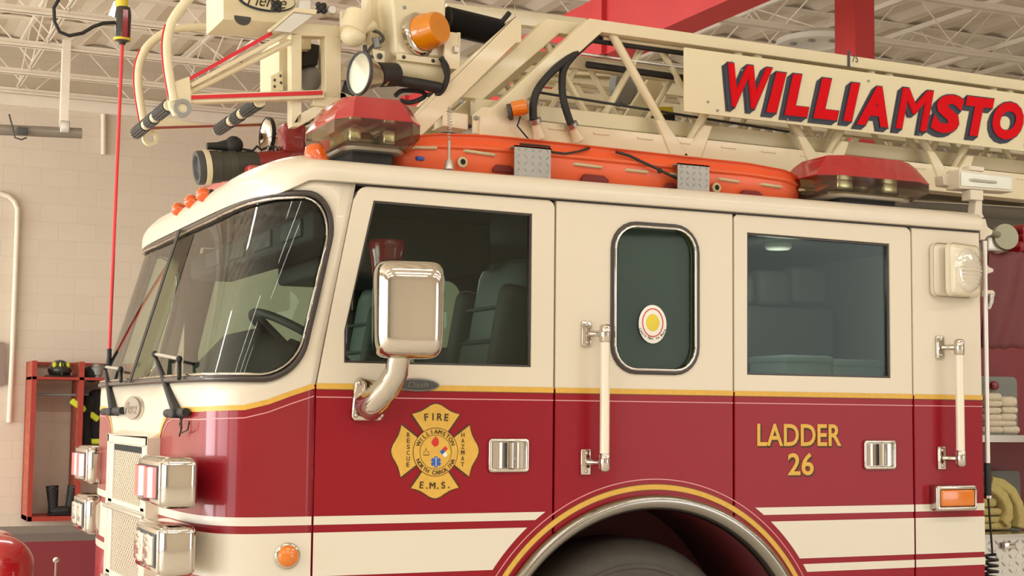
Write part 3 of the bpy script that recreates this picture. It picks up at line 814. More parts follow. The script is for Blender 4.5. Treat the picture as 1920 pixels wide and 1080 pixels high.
for win_ in (w1, w2, w3):
    xa_, xb2 = (USEAM+.06, -.40) if win_ is w1 else (-.38, .41) if win_ is w2 else (.43, 1.31)
    cxx = sum(p[0] for p in win_)/len(win_); czz = sum(p[1] for p in win_)/len(win_)
    mb = MB(); plate(mb, [[(xa_, 1.1), (xa_, 2.36), (xb2, 2.36), (xb2, 1.1)], [(cxx+(p[0]-cxx)*.93, czz+(p[1]-czz)*.93-.01) for p in win_]], W-.07, W-.045, liner, .001); mb.build('inner_trim', truck)
mb = MB(); mb.box((-.20, .055, 1.36), (.41, .075, 2.33), greenish); mb.build('inner_panel', truck)
mb = MB(); mb.box((.43, 1.75, 1.34), (1.64, 1.80, 2.36), greenish); mb.box((1.62, .06, 1.36), (1.65, 1.75, 2.34), greenish)
mb.build('rear_partition', truck)
for x0_, y0_, x1_, y1_, Yp, dp in ((1398, 514, 1419, 572, .80, .14), (1424, 506, 1486, 572, .80, .14), (1489, 500, 1553, 568, .80, .14), (1398, 574, 1567, 700, .84, .3)):
    mb = MB(); sbox_ = (at(x0_, (y0_+y1_)/2, Yp), at(x1_, (y0_+y1_)/2, Yp), at((x0_+x1_)/2, y0_, Yp), at((x0_+x1_)/2, y1_, Yp))
    mb.rbox(((sbox_[0].x+sbox_[1].x)/2, Yp+dp/2, (sbox_[2].z+sbox_[3].z)/2), (sbox_[1].x-sbox_[0].x, dp, sbox_[2].z-sbox_[3].z), .03, padm); mb.build('seat_pad', truck, smooth=50)
mb = MB(); mb.rbox((.75, 1.25, 2.28), (.6, .5, .12), .02, liner); mb.build('overhead_cabinet', truck)
mb = MB(); mb.rbox((1.22, .64, 1.28), (.70, .36, .44), .01, liner); mb.build('bench', truck)
mb = MB(); mb.tube([at(1645, 455, .95), at(1630, 560, .95), at(1600, 670, .95)], [.05, .045, .06], dark, 8); mb.build('hanging_strap', truck)
mb = MB(); mb.lathe([(.052, 0), (.060, .08), (.072, .135), (.066, .15), (.0, .15)], (-.99, .22, 2.075), (0, 0, 1), redlens, 20)
mb.lathe([(.02, -.35), (.02, 0), (.05, .0), (.05, .01)], (-.99, .22, 2.07), (0, 0, 1), dark, 12); mb.build('red_beacon', truck, smooth=50)['label'] = 'red beacon behind the front door glass'

for xa_, xb2, zz, lb_ in ((1.005, 1.255, 1.852, 'pale blue grey storage box on the bench behind the rear door glass, left one'), (1.265, 1.53, 1.840, 'pale blue grey storage box on the bench behind the rear door glass, right one')):
    mb = MB(); mb.rbox(((xa_+xb2)/2, .62, (1.502+zz)/2), (xb2-xa_, .30, zz-1.502), .012, cardb); mb.rbox(((xa_+xb2)/2, .62, zz-.02), (xb2-xa_+.006, .31, .03), .006, cardb); tag(mb.build('storage_box', None, origin=((xa_+xb2)/2, .62, 1.5)), lb_, 'box', 'storage boxes in the rear cab')
# ---- roof light pods
def pod(cx, cy, lx, ly, z0, zm, z1, labp):
    def hexp(s, b=.28): 
        x, y = lx/2*s, ly/2*s; return [(-x*(1-b), -y), (x*(1-b*1.2), -y), (x, -y*(1-b)), (x, y*(1-b)), (x*(1-b), y), (-x*(1-b), y), (-x, y*(1-b)), (-x, -y*(1-b))]
    def loft(mb, L, m, cap0=True, cap1=True):
        vs = []; n = 8
        for s, z in L: vs += [Vector((cx+a, cy+b, z)) for a, b in hexp(s)]
        fs = [(i*n+k, i*n+(k+1) % n, (i+1)*n+(k+1) % n, (i+1)*n+k) for i in range(len(L)-1) for k in range(n)]
        if cap0: fs.append(tuple(range(n)))
        if cap1: fs.append(tuple(range((len(L)-1)*n, len(L)*n)))
        mb.add(vs, fs, m)
    mb = MB(); loft(mb, [(.70, z0-.01), (.74, z0), (.74, z0+.012)], alum); mb.rbox((cx, cy, z0-.03), (lx*.5, ly*.5, .06), .01, black)
    for k in (-1, 1): mb.rbox((cx+k*lx*.2, cy, z0+.055), (lx*.14, ly*.5, .06), .01, silver); 
    mb.ball((cx, cy-.02, z0+.05), (.05, .05, .035), silver, 12)
    p = mb.build('light_bar', truck, smooth=40); p['label'] = labp
    l = MB(); loft(l, [(.78, z0), (.90, z0+.02), (1, (z0+zm)/2), (1, zm)], clearl, cap0=False, cap1=False); l.build('clear_lens', p, smooth=30)
    l = MB(); loft(l, [(1.0, zm), (1.01, zm+.004), (.985, zm+.012), (.84, zm+(z1-zm)*.70), (.72, z1)], redlens); l.build('red_dome', p, smooth=30)
pod(-1.06, .33, .34, .50, 2.565, 2.660, 2.755, 'red domed light pod on the front roof corner')
pod(-1.06, 2.11, .34, .50, 2.565, 2.660, 2.755, 'red domed light pod on the far roof corner')
pod(1.20, .22, .60, .36, 2.530, 2.602, 2.700, 'red domed light pod at the rear of the roof')
pf = at(415, 352, 1.65); mb = MB(); mb.rbox((pf.x+.05, 1.65, pf.z+.01), (.14, 1.1, .035), .012, mat('pink_red_lens', (196, 70, 66), .3, coat=.5)); o = mb.build('light_bar', truck, smooth=40); o['label'] = 'low red light bar under the nozzle'
mb = MB(); mb.rbox((pf.x+.05, 1.65, pf.z-.035), (.12, 1.06, .055), .012, cream); mb.build('bar_base', o, smooth=40)
mb = MB(); P = at(590, 284, .25); mb.lathe([(.045, -.05), (.042, 0), (.03, .024), (0, .032)], P, (-.3, 0, 1), amberd, 16); mb.build('amber_roof_lamp', truck, smooth=60)
# whip aerial
mb = MB(); P = at(842, 303, .12); mb.lathe([(.02, -.03), (.016, 0), (.006, .01), (.006, .08), (.004, .082)], P, (0, 0, 1), alum, 12)
mb.tube([P+Vector((.009*cos(i*1.2), .009*sin(i*1.2), .085+i*.0022)) for i in range(60)], .0015, steel, 5); mb.build('whip_antenna', truck, smooth=50)

# ---- wheel
mb = MB(); mb.lathe([(.30, 0), (.40, -.03), (.47, -.028), (.505, -.01), (.527, .02), (.54, .06), (.54, .26), (.52, .30), (.40, .32), (.30, .30)], (AX, .17, .54), (0, 1, 0), tire, 72)
for r_ in (.36, .43): mb.lathe([(r_, -.034), (r_+.008, -.036), (r_+.016, -.034), (r_+.008, -.02)], (AX, .17, .54), (0, 1, 0), tire, 64, cap=False)
wh = mb.build('tyre', truck, smooth=40)
mb = MB(); mb.lathe([(0, .06), (.12, .05), (.14, .02), (.16, .08), (.25, .10), (.29, .04), (.305, -.005), (.30, .02)], (AX, .17, .54), (0, 1, 0), chromed, 40); mb.build('rim', truck, smooth=50)
# ladder-side rear body (behind the cab)
mb = MB(); mb.box((1.80, .95, .4), (3.4, 1.0, 2.25), mat('body_red', (128, 20, 34), .4, coat=.5)); mb.box((1.76, .15, .4), (1.80, 1.0, 2.25), MATS['body_red']); mb.build('compartment_back', truck)

# ---- rear body behind the cab
def sbox(mb, x0, y0, x1, y1, Y, d, r, m):
    a = at(x0, (y0+y1)/2, Y); b = at(x1, (y0+y1)/2, Y); t = at((x0+x1)/2, y0, Y); u = at((x0+x1)/2, y1, Y)
    mb.rbox(((a.x+b.x)/2, Y+d/2, (t.z+u.z)/2), (b.x-a.x, d, t.z-u.z), r, m)
mb = MB(); mb.prism([(1.84, .92, 1.36), (3.4, .92, 1.36), (3.4, .25, 1.36), (1.84, .25, 1.36)], (0, 0, .02), alum)
a = at(1860, 824, .25).z; mb.box((1.84, .24, a-.012), (3.4, .26, a+.02), chromed)
mb.v = [Vector((v.x, v.y, v.z+(a-1.37))) if abs(v.z-1.37) < .02 and v.y > .27 or (abs(v.z-1.37) < .02 and abs(v.y-.25) < 1e-6) else v for v in mb.v]
shelf_z = a+.02
mb.build('shelf', truck)
for x0, y0, x1, y1, Yb in ((1830, 705, 1909, 822, .86), (1830, 883, 1915, 1000, .86)):
    mb = MB(); p0 = at(x0, y0, Yb); p1 = at(x1, y1, Yb); plate(mb, [rrect(p0.x, p1.x, p1.z, p0.z, .03)], Yb, Yb+.012, mat('shelf_board', (128, 132, 124), .55) if 'shelf_board' not in MATS else MATS['shelf_board'], .002)
    mb.build('shelf_divider', truck, smooth=30)
    m2 = MB(); q = at(x0+34, y0+18, Yb-.03); m2.ball(q, (.03, .02, .025), MATS['body_red'], 10); m2.build('red_knob', truck)
mb = MB(); p0 = at(1858, 1003, .3); p1 = at(1925, 1042, .3); z0 = p0.z
mb.box((1.84, .3, .55), (3.4, .92, z0), alum); mb.box((1.83, .27, z0-.012), (3.4, .93, z0+.004), chromed)
diamonds(mb, (1.86, .298, z0-.25), (.9, 0, 0), (0, 0, .23), 22, 7, (0, -1, 0), alum, .016)
mb.rbox((p1.x-.12, .285, z0-.05), (.07, .02, .03), .004, chrome)
for k in range(4): mb.rbox((2.0+k*.26, .29, .62), (.2, .02, .3), .004, steel)
mb.build('tread_plate_box', truck, smooth=30)
mb = MB()
def tarpf(s, t):
    p0 = at(1852+(1935-1852)*s, 474+(652-474)*t, .2); return p0+Vector((0, .012*sin(s*9+t*3)+.05*t*t, .004*sin(s*20)))
mb.grid(tarpf, 16, 16, tarp); mb.build('hose_bed_cover', truck, solid=.01)['label'] = 'burgundy vinyl cover'
mb = MB()
mb.tube([at(1846, 452, .02), at(1852, 868, .02)], .011, mat('white_pole', (240, 236, 228), .2, .3, coat=.5), 12)
hp = mb.build('grab_pole', truck)
mb = MB(); mb.tube([at(1851.5, 868, .02), at(1852.5, 935, .02)], .015, black, 12); mb.tube([at(1852, 929, .02), at(1852.2, 934, .02)], .019, chrome, 12); mb.build('pole_sleeve', hp)
mb = MB(); pts = [at(1853, 935, .02), at(1856, 975, .03), at(1861, 1040, .04)]
mb.tube(pts, .005, black, 6)
P0 = at(1858, 1040, .05); cpts = [P0+Vector((.028*cos(i*.55), .028*sin(i*.55), -.0022*i)) for i in range(120)]
mb.tube(cpts, .0065, black, 6); mb.build('coiled_cord', truck)
# cream hinge brackets behind the cab edge
hb = [(1836, 410), (1848, 410), (1852, 425), (1862, 432), (1860, 440), (1850, 444), (1847, 450), (1838, 450)]
mb = MB(); mb.slab(hb, .03, .03, cream); mb.build('hinge_bracket', truck, bevel=.003)
mb = MB(); mb.slab([(1842, 486), (1849, 490), (1854, 500), (1863, 504), (1863, 510), (1853, 513), (1850, 520), (1850, 546), (1841, 546)], .03, .03, cream)
mb.build('hinge_bracket', truck, bevel=.003)
mb = MB(); mb.slab([(1843, 544), (1862, 544), (1866, 548), (1866, 556), (1843, 556)], .02, .05, cream); mb.slab([(1858, 550), (1865, 550), (1864, 566), (1858, 580), (1854, 580), (1858, 566)], .0, .03, chromed)
mb.build('hinge_bracket', truck, bevel=.003)
mb = MB(); c = at(1881, 446, .18); mb.lathe([(0, -.016), (.014, -.016), (.018, -.006), (.046, -.004), (.054, -.016), (.060, -.012), (.060, .03), (0, .03)], c, (-.25, -1, .1), mat('pulley_zinc', (150, 150, 128), .4, .6), 32)
mb.tube([at(1846, 432, .12), at(1872, 440, .16)], .014, MATS['pulley_zinc'], 12); mb.rbox(at(1860, 452, .2), (.10, .05, .10), .012, alum); mb.build('cable_pulley', truck, smooth=50)
for i, (x0, y0, x1, y1) in enumerate(((1893, 424, 1945, 440), (1895, 438, 1945, 453), (1880, 454, 1945, 472))):
    mb = MB(); mb.tube([at(x0, y0+8, .5), at((x0+x1)/2, (y0+y1)/2, .42), at(x1, y1-8, .4)], [.022, .03, .03], red, 12); o = mb.build('folded_red_hose', None, origin=tuple(at(x0+15, y0+8, .5)))
    tag(o, ['topmost red rolled hose on the hose bed behind the cab', 'middle red rolled hose on the hose bed behind the cab', 'lowest red rolled hose on the hose bed, touching the burgundy cover'][i], 'hose', 'red hoses on the hose bed')
# scene lamp on its post
mb = MB(); Yl = .12
mb.slab([(1832, 362), (1842, 362), (1842, 400), (1846, 408), (1828, 408), (1828, 398)], Yl, .05, cream); mb.slab([(1820, 355), (1844, 357), (1844, 376), (1820, 374)], Yl-.01, .06, cream)
post = mb.build('work_light', truck, bevel=.003)
mb = MB(); a = [(1799, 317), (1901, 330), (1901, 360), (1799, 353)]
mb.slab(a, Yl, .09, cream); mb.slab([(1768, 329), (1797, 322), (1797, 351), (1770, 347)], Yl+.07, .06, cream); mb.slab([(1818, 310), (1846, 313), (1846, 322), (1818, 319)], Yl+.01, .05, cream)
mb.build('lamp_body', post, bevel=.004)
mb = MB(); mb.slab([(1802, 322), (1897, 334), (1897, 355), (1802, 348)], Yl-.006, .008, silver); mb.tube([at(1822, 337, Yl-.012), at(1868, 342, Yl-.012)], .006, alum, 8); mb.build('lamp_lens', post)
# white folded hoses on the shelf
lay = [(1866, 744, 30, 15), (1866, 757, 30, 12), (1866, 770, 28, 13), (1864, 783, 34, 13), (1869, 794, 34, 12), (1864, 806, 38, 13),
       (1895, 753, 32, 20), (1896, 769, 30, 12), (1894, 782, 30, 14), (1894, 794, 28, 11), (1898, 806, 34, 14)]
names_w = ['top of the left stack', 'second from top of the left stack', 'third from top of the left stack', 'fourth from top of the left stack', 'second from bottom of the left stack', 'bottom of the left stack',
           'loose end on top of the right stack', 'second from top of the right stack', 'middle of the right stack', 'second from bottom of the right stack', 'bottom of the right stack']
zs_ = shelf_z
for (x, y, w, h), nm in zip(lay, names_w):
    mb = MB(); Yh = .42; a = at(x-w/2, y, Yh); b = at(x+w/2, y, Yh); c = at(x, y, Yh); hh = (at(x, y-h/2, Yh)-at(x, y+h/2, Yh)).z
    r = hh*.46
    mb.rbox(c+Vector((0, .2, 0)), (b.x-a.x, .40, hh*.98), r, hosew, n=4)
    o = mb.build('folded_hose', None, origin=tuple(c), smooth=60); tag(o, 'white folded fire hose on the upper shelf, '+nm, 'hose', 'white hoses on the upper shelf')
# yellow hoses below
def yh(pts, r, lab):
    mb = MB(); P = [at(x, y, .42) for x, y in pts]
    off = Vector((0, .34, 0))
    # flat band of hose following the fold, with real depth
    n = len(P); vs = []
    for i, p in enumerate(P):
        t = (P[min(i+1, n-1)]-P[max(i-1, 0)]).normalized(); q = Vector((-t.z, 0, t.x))
        vs += [p+q*r, p+q*r*.7+Vector((0, -.012, 0)), p-q*r*.7+Vector((0, -.012, 0)), p-q*r, p-q*r+off, p+q*r+off]
    fs = [(i*6+k, (i+1)*6+k, (i+1)*6+(k+1) % 6, i*6+(k+1) % 6) for i in range(n-1) for k in range(6)]+[tuple(range(6)), tuple(range((n-1)*6, n*6))]
    mb.add(vs, fs, hosey); o = mb.build('folded_hose', None, origin=tuple(P[n//2]), smooth=50, bevel=.006); tag(o, lab, 'hose', 'yellow hoses on the lower shelf')
yh([(1855, 912), (1868, 918), (1882, 932), (1890, 950), (1891, 968), (1882, 982)], .028, 'yellow fire hose, inner curved fold in the lower compartment')
yh([(1858, 902), (1880, 908), (1898, 922), (1910, 945), (1915, 970), (1912, 990)], .026, 'yellow fire hose, outer arched fold in the lower compartment')
for (x, y, w, h, nm) in ((1860, 942, 30, 20, 'stubby end tucked under the curved folds'), (1864, 960, 40, 14, 'upper flat end at lower left'), (1862, 975, 38, 12, 'middle flat end at lower left'), (1860, 988, 34, 12, 'lowest flat end at lower left'), (1885, 986, 34, 16, 'flat block at the bottom beneath the folds')):
    mb = MB(); c = at(x, y, .42); a = at(x-w/2, y, .42); b = at(x+w/2, y, .42); hh = (at(x, y-h/2, .42)-at(x, y+h/2, .42)).z
    mb.rbox(c+Vector((0, .2, 0)), (b.x-a.x, .38, hh), hh*.42, hosey, n=4); o = mb.build('folded_hose', None, origin=tuple(c), smooth=60); tag(o, 'yellow fire hose, '+nm, 'hose', 'yellow hoses on the lower shelf')

# ================================================================== AERIAL LADDER
al = thing('aerial_ladder', (.6, 1.22, 2.62), 'cream lattice aerial ladder resting above the cab roof', 'ladder')
TILT = -.009
def L(x, z, y): return Vector((x, y, z+TILT*x))
XE = 5.2
def rail_box(mb, x0, x1, z0, z1, y0, y1, m=lad):
    mb.prism([L(x0, z0, y0), L(x1, z0, y0), L(x1, z1, y0), L(x0, z1, y0)], (0, y1-y0, 0), m)
def section(name, y, d, xe, zt, zb, foot, w, rt_h, phase, nodes, label, r=.02, sides=(0, 1)):
    s = None
    for sd in sides:
        yy = y if sd == 0 else W-y-d; mb = MB()
        rail_box(mb, xe, XE, zt-rt_h, zt, yy, yy+d)
        e = L(xe, zt, yy)
        t = Vector((foot[0]-xe, 0, foot[1]-(zt+TILT*xe))).normalized(); nn = Vector((-t.z, 0, t.x))
        A = L(xe, zt, yy+.0006); B = Vector((foot[0], yy+.0006, foot[1]))
        mb.prism([A, L(xe+w*1.0, zt, yy+.0006), L(xe+w*.75, zt-rt_h, yy+.0006), B+Vector((w*1.25, 0, 0)), B], (0, d-.0012, 0), lad)
        o = mb.build(name, al, bevel=.004)
        if label: o['label'] = label
        mb = MB()
        for (xt, xb_) in nodes:
            a = L(xt, zt-rt_h/2, yy+d/2); b = L(xb_, zb, yy+d/2)
            mb.tube([a, b], r, lad, 10)
            if xb_ > xt or True:
                q = b+(a-b)*.22; dd = Vector((.055, 0, 0))
                mb.prism([q-dd*.35, q+dd*.35, b+dd*.9, b-dd*.9], (0, -.0001-(.02), 0), lad) if False else None
        mb.build('lattice_tube', al, smooth=50)
base_nodes = []; x0 = .20
k = 0
while x0 < XE-.5:
    base_nodes += [(x0, x0+.35), (x0+.69, x0+.38)]; x0 += .775
base_nodes = []
for i in range(7):
    xt = .20+i*.765; base_nodes += [(xt+.02, xt+.36), (xt+.72, xt+.42)]
section('base_section_rail', .66, .075, .10, 3.322, 2.80, (-.42, 2.82), .085, .055, 0, base_nodes, 'outermost cream top rail with slanted end')
mid_nodes = []
for i in range(8):
    xt = -.10+i*.62; mid_nodes += [(xt, xt+.28), (xt+.56, xt+.32)]
section('middle_section_rail', .76, .06, -.06, 3.325, 2.88, (-.47, 2.93), .085, .06, 0, mid_nodes, None, .016)
fly_nodes = [(-.30+i*.5, -.30+i*.5+.22) for i in range(10)]+[(-.30+i*.5+.46, -.30+i*.5+.26) for i in range(10)]
section('fly_section_rail', .85, .05, -.12, 3.20, 2.86, (-.55, 2.80), .06, .06, 0, fly_nodes, None, .013)
# wide end plate of the fly section
mb = MB(); mb.slab([(940, 55), (966, 32), (970, 78), (800, 246), (740, 300), (735, 262), (842, 142)], .70, .02, lad)
mb.slab([(966, 32), (978, 34), (978, 80), (966, 80)], .70, .10, lad); mb.build('end_plate', al, bevel=.003)
# bottom box rails and deck between
for yy, nm in ((.655, 'near'), (W-.735, 'far')):
    mb = MB(); rail_box(mb, -.42, XE, 2.705, 2.835, yy, yy+.09); 
    for i in range(24): rail_box(mb, -.1+i*.22, -.02+i*.22, 2.805, 2.815, yy-.004, yy)
    mb.build('bottom_rail', al, bevel=.006)
for xt, xb_ in base_nodes:
    for yy in (.648, ):
        mb = MB(); b = L(xb_, 2.745, yy); a = L(xb_+(xt-xb_)*.30, 2.90, yy); mb.prism([a-Vector((.022, 0, 0)), a+Vector((.022, 0, 0)), b+Vector((.052, 0, 0)), b-Vector((.052, 0, 0))], (0, .03, 0), lad); mb.build('gusset', al, bevel=.006)
mb = MB(); rail_box(mb, -.40, XE, 2.86, 2.93, .76, .82); rail_box(mb, -.40, XE, 2.86, 2.93, W-.82, W-.76); mb.build('middle_bottom_rail', al, bevel=.004)
mb = MB(); rail_box(mb, -1.1, XE, 2.84, 2.885, .85, .90); rail_box(mb, -1.1, XE, 2.84, 2.885, W-.90, W-.85); mb.build('fly_bottom_rail', al, bevel=.004)
for i in range(16):
    mb = MB(); x = -.25+i*.34; mb.tube([L(x, 2.90, .86), L(x, 2.90, W-.86)], .017, black, 12); mb.build('rung', al)
# far top rail and cables seen through the lattice
mb = MB(); mb.tube([L(.12, 3.25, .74), L(XE, 3.235, .74)], .016, black, 8); mb.tube([L(.16, 3.15, .80), L(XE, 3.10, .80)], .016, black, 8); mb.tube([L(.12, 3.19, .78), L(XE, 3.17, .78)], .007, alum, 6)
mb.tube([L(.2, 3.258, .72), L(XE, 3.258, .72)], .008, lad, 8); mb.tube([L(-.2, 2.98, .72), L(1.2, 2.93, .72)], .006, black, 6); mb.build('cable', al)
def spring(p, q, r, n):
    mb = MB(); p = Vector(p); q = Vector(q); t = (q-p).normalized(); u_ = Vector((0, 0, 1))-t*t.z; u_.normalize(); w_ = t.cross(u_)
    mb.tube([p+(q-p)*(i/(n*8))+(u_*cos(i*pi/4)+w_*sin(i*pi/4))*r for i in range(n*8+1)], .004, steel, 6); mb.build('spring', al)
spring(at(1040, 50, .9), at(1078, 57, .9), .016, 9); spring(at(1008, 82, .9), at(1050, 90, .9), .016, 9)
def catm(P, k=6):
    Q = []
    for i in range(len(P)-1):
        p0 = P[max(i-1, 0)]; p1 = P[i]; p2 = P[i+1]; p3 = P[min(i+2, len(P)-1)]
        for j in range(k):
            t = j/k; Q.append(.5*((2*p1)+(p2-p0)*t+(2*p0-5*p1+4*p2-p3)*t*t+(3*p1-p0-3*p2+p3)*t**3))
    return Q+[P[-1]]
# twin black hydraulic hoses with cream fittings
mb = MB()
mb.tube(catm([at(1118, 62, .70), at(1085, 95, .68), at(1040, 130, .64), at(1010, 165, .62), at(1000, 195, .62), at(1000, 224, .62)]), .017, black, 10)
mb.tube(catm([at(1128, 62, .74), at(1095, 85, .70), at(1062, 120, .66), at(1054, 150, .64), at(1057, 190, .62), at(1070, 232, .62)]), .017, black, 10); hh_ = mb.build('hydraulic_hose', al, smooth=60)
for x, y, x2, y2 in ((1002, 222, 1012, 258), (1070, 230, 1084, 262)):
    mb = MB(); p = at(x, y, .62); q = at(x2, y2, .64); mb.lathe([(.020, 0), (.028, .002), (.028, .022), (.020, .024)], p, q-p, steel, 12); mb.lathe([(.020, .02), (.021, .05), (.03, (q-p).length)], p, q-p, lad, 12); mb.build('hose_fitting', hh_, smooth=50)
# mechanism between the rails
mb = MB(); c = at(1165, 165, 1.15); mb.lathe([(.07, -.02), (.085, -.02), (.085, .02), (.07, .02)], c, (.6, -1, 0), grey, 28); mb.slab([(1178, 130), (1190, 140), (1200, 190), (1160, 200), (1180, 165)], 1.2, .04, grey)
mb.slab([(1225, 135), (1247, 165), (1190, 232), (1160, 235)], 1.0, .03, lad); mb.build('cable_guide', al, bevel=.003)
mb = MB(); mb.slab([(1232, 200), (1262, 200), (1264, 214), (1232, 214)], .95, .08, MATS['sticker_yellow']); mb.slab([(1228, 214), (1266, 214), (1266, 228), (1228, 226)], .95, .1, dark); mb.build('yellow_stop_block', al, bevel=.003)
mb = MB(); rail_box(mb, -.2, XE, 2.60, 2.71, .95, 1.5, mat('underside', (110, 104, 92), .6)); mb.build('ladder_bed', al)
mb = MB(); a, b = at(1690, 375, 1.0), at(1925, 393, 1.0); mb.tube([a-(b-a)*1.2, b+(b-a)*1.5], .085, mat('cylinder_grey', (118, 112, 100), .4, .3), 24); cyl_ = mb.build('lift_cylinder', al, smooth=50)
mb = MB(); p, q = at(1700, 374, .86), at(1925, 388, .86); mb.tube([p, q+(q-p)], .008, chrome, 10); mb.build('chrome_rod', cyl_)
# foot brackets at the front of the base section
mb = MB(); mb.slab([(888, 215), (905, 200), (1000, 205), (1000, 262), (888, 250)], .67, .02, lad); mb.slab([(830, 208), (878, 214), (878, 244), (830, 236)], .70, .1, lad)
for x, y in ((893, 221), (924, 220), (865, 190), (942, 262), (975, 264)): mb.lathe([(.012, -.01), (.012, 0), (.006, .002)], at(x, y, .665), (0, -1, 0), grey, 6)
mb.build('foot_bracket', al, bevel=.003)
mb = MB(); c = at(968, 206, .62); ax = Vector((-.1, -1, .15)); mb.lathe([(0, -.0), (.036, 0), (.036, .018), (0, .02)], c+Vector((-.03, .02, -.01)), (.9, -.5, .2), dgrey, 16); mk = mb.build('side_marker', al, smooth=50)
mb = MB(); mb.lathe([(.034, 0), (.035, .05), (.028, .066), (0, .07)], c+Vector((-.02, 0, 0)), (.9, -.45, .2), MATS['amber_side'], 16); mb.build('lens', mk, smooth=50)['label'] = 'amber lens'
mb = MB(); mb.tube([at(976, 218, .62), at(970, 236, .62), at(980, 248, .62), at(992, 262, .62), at(997, 268, .6)], .004, black, 6); mb.build('marker_wire', mk)
# sign board with lettering
mb = MB(); sg = [L(.552, 3.233, .60), L(XE, 3.233, .60), L(XE, 2.940, .60), L(.552, 2.940, .60)]
mb.prism(sg, (0, .012, 0), ladm); sign = mb.build('sign_board', al, bevel=.002); sign['label'] = 'cream sign board reading WILLIAMSTON in red'
mb = MB()
for x, y in ((1327, 191), (1345, 207), (1372, 117), (1476, 225), (1628, 152), (1724, 253), (1390, 132)): mb.lathe([(.006, 0), (.005, .006), (0, .008)], at(x, y, .60), (0, -1, 0), grey, 8)
mb.build('sign_bolt', sign)
lets = [('W', 1362, 1448, 122, 206, 132, 209), ('I', 1434, 1474, 134, 214, 134, 214), ('L', 1468, 1516, 138, 220, 0, 0), ('L', 1522, 1572, 146, 226, 0, 0), ('I', 1578, 1612, 154, 230, 0, 0), ('A', 1603, 1664, 160, 238, 0, 0), ('M', 1676, 1750, 166, 246, 0, 0), ('S', 1742, 1807, 176, 252, 0, 0), ('T', 1808, 1864, 182, 258, 0, 0), ('O', 1858, 1918, 190, 264, 0, 0), ('N', 1926, 1990, 196, 272, 0, 0)]
tl = MB()
for c, xa, xb_, ya, yb, _, _ in lets:
    p = at(xa, (ya+yb)/2, .60); q = at(xb_, (ya+yb)/2, .60); t = at((xa+xb_)/2, ya, .60); b = at((xa+xb_)/2, yb, .60)
    x0, x1, z0, z1 = p.x, q.x, b.z, t.z; zm = (z0+z1)/2
    K = Matrix.Translation((0, 0, 0))
    off = .055 if c != 'I' else .05
    for i in range(7):
        d = (i+1)/7
        fit(tl, c, x0-.027*d, x1-.027*d, z0-.020*d, z1-.020*d, .5985-.0001*i, navy, off=off+.018, shear=.26)
    fit(tl, c, x0-.002, x1+.002, z0-.002, z1+.002, .5955, navy, off=off+.012, shear=.26)
    fit(tl, c, x0+.003, x1-.003, z0+.004, z1-.004, .5925, signred, off=off-.004, shear=.26)
tl.build('sign_lettering', sign, smooth=20)['label'] = 'red letters with navy drop shadow'
mb = MB(); p = at(1603, 110, .66); mb.box((p.x-.045, .655, p.z-.045), (p.x-.032, .6595, p.z+.035), dgrey); fit(mb, '75', p.x-.018, p.x+.018, p.z-.018, p.z+.015, .6585, dgrey, off=.005); mb.build('rung_number', al)

# ---- ladder tip: escape cradle arms
def arm_tube(pts, Y, r=.019): 
    mb = MB(); P = [at(x, y, Y) for x, y in pts]; Q = []
    for i in range(len(P)-1):
        p0 = P[max(i-1, 0)]; p1 = P[i]; p2 = P[i+1]; p3 = P[min(i+2, len(P)-1)]
        for k in range(5):
            t = k/5; Q.append(.5*((2*p1)+(p2-p0)*t+(2*p0-5*p1+4*p2-p3)*t*t+(3*p1-p0-3*p2+p3)*t**3))
    Q.append(P[-1]); mb.tube(Q, r, lad, 12); return mb, Q
mb, Qn = arm_tube([(326, 190), (317, 140), (313, 100), (314, 70), (322, 42), (340, 14), (365, -12), (400, -30), (560, -34)], .83)
n1 = mb.build('cradle_hoop', al, smooth=60)
mb, Qf = arm_tube([(270, 232), (262, 185), (259, 150), (262, 118), (276, 88), (305, 64), (335, 53), (400, 51), (480, 47), (560, 44)], 1.59)
n2 = mb.build('cradle_hoop', al, smooth=60)
for h, Q in ((n1, Qn), (n2, Qf)):
    mb = MB(); mb.tube([q+Vector((-.021, -.003, 0)) for q in Q[:20]], .0035, redtape, 6); mb.build('red_edge_tape', h)
def tip_side(Y, dx=0):
    s = MB(); return s
mb = MB()
mb.slab([(316, 170), (330, 152), (356, 143), (360, 200), (352, 218), (328, 216), (318, 200)], .82, .035, lad)
mb.slab([(354, 146), (512, 68), (520, 60), (560, 60), (540, 86), (360, 176), (356, 172)], .835, .01, lad) if False else None
mb.bar(at(358, 160, .83), at(545, 60, .83), .018, .03, lad); mb.tube([at(358, 172, .86), at(545, 78, .86)], .013, lad, 10)
mb.slab([(356, 176), (606, 168), (610, 184), (358, 193)], .83, .05, lad)
near_arm = mb.build('tip_frame', al, bevel=.003)
mb = MB(); mb.slab([(354, 145), (508, 59), (512, 65), (357, 151)], .824, .004, redtape); mb.slab([(358, 179), (604, 170), (605, 177), (359, 186)], .824, .004, redtape); mb.build('red_tape', near_arm)
for (x, y, Y, r, m) in ((343, 202, .81, .036, grey), (283, 258, 1.58, .036, lad)):
    mb = MB(); mb.lathe([(r*.58, 0), (r, 0), (r, .03), (r*.58, .03), (r*.58, 0)], at(x, y, Y), (0, 1, 0), m, 28, cap=False); mb.build('pivot_eye', al, smooth=50)
mb = MB(); mb.slab([(258, 236), (268, 222), (300, 216), (380, 235), (545, 226), (545, 234), (300, 241), (296, 250), (266, 248)], 1.58, .03, lad)
mb.slab([(268, 243), (268, 258), (276, 268), (290, 268), (298, 258), (298, 243)], 1.60, .02, lad) if False else None
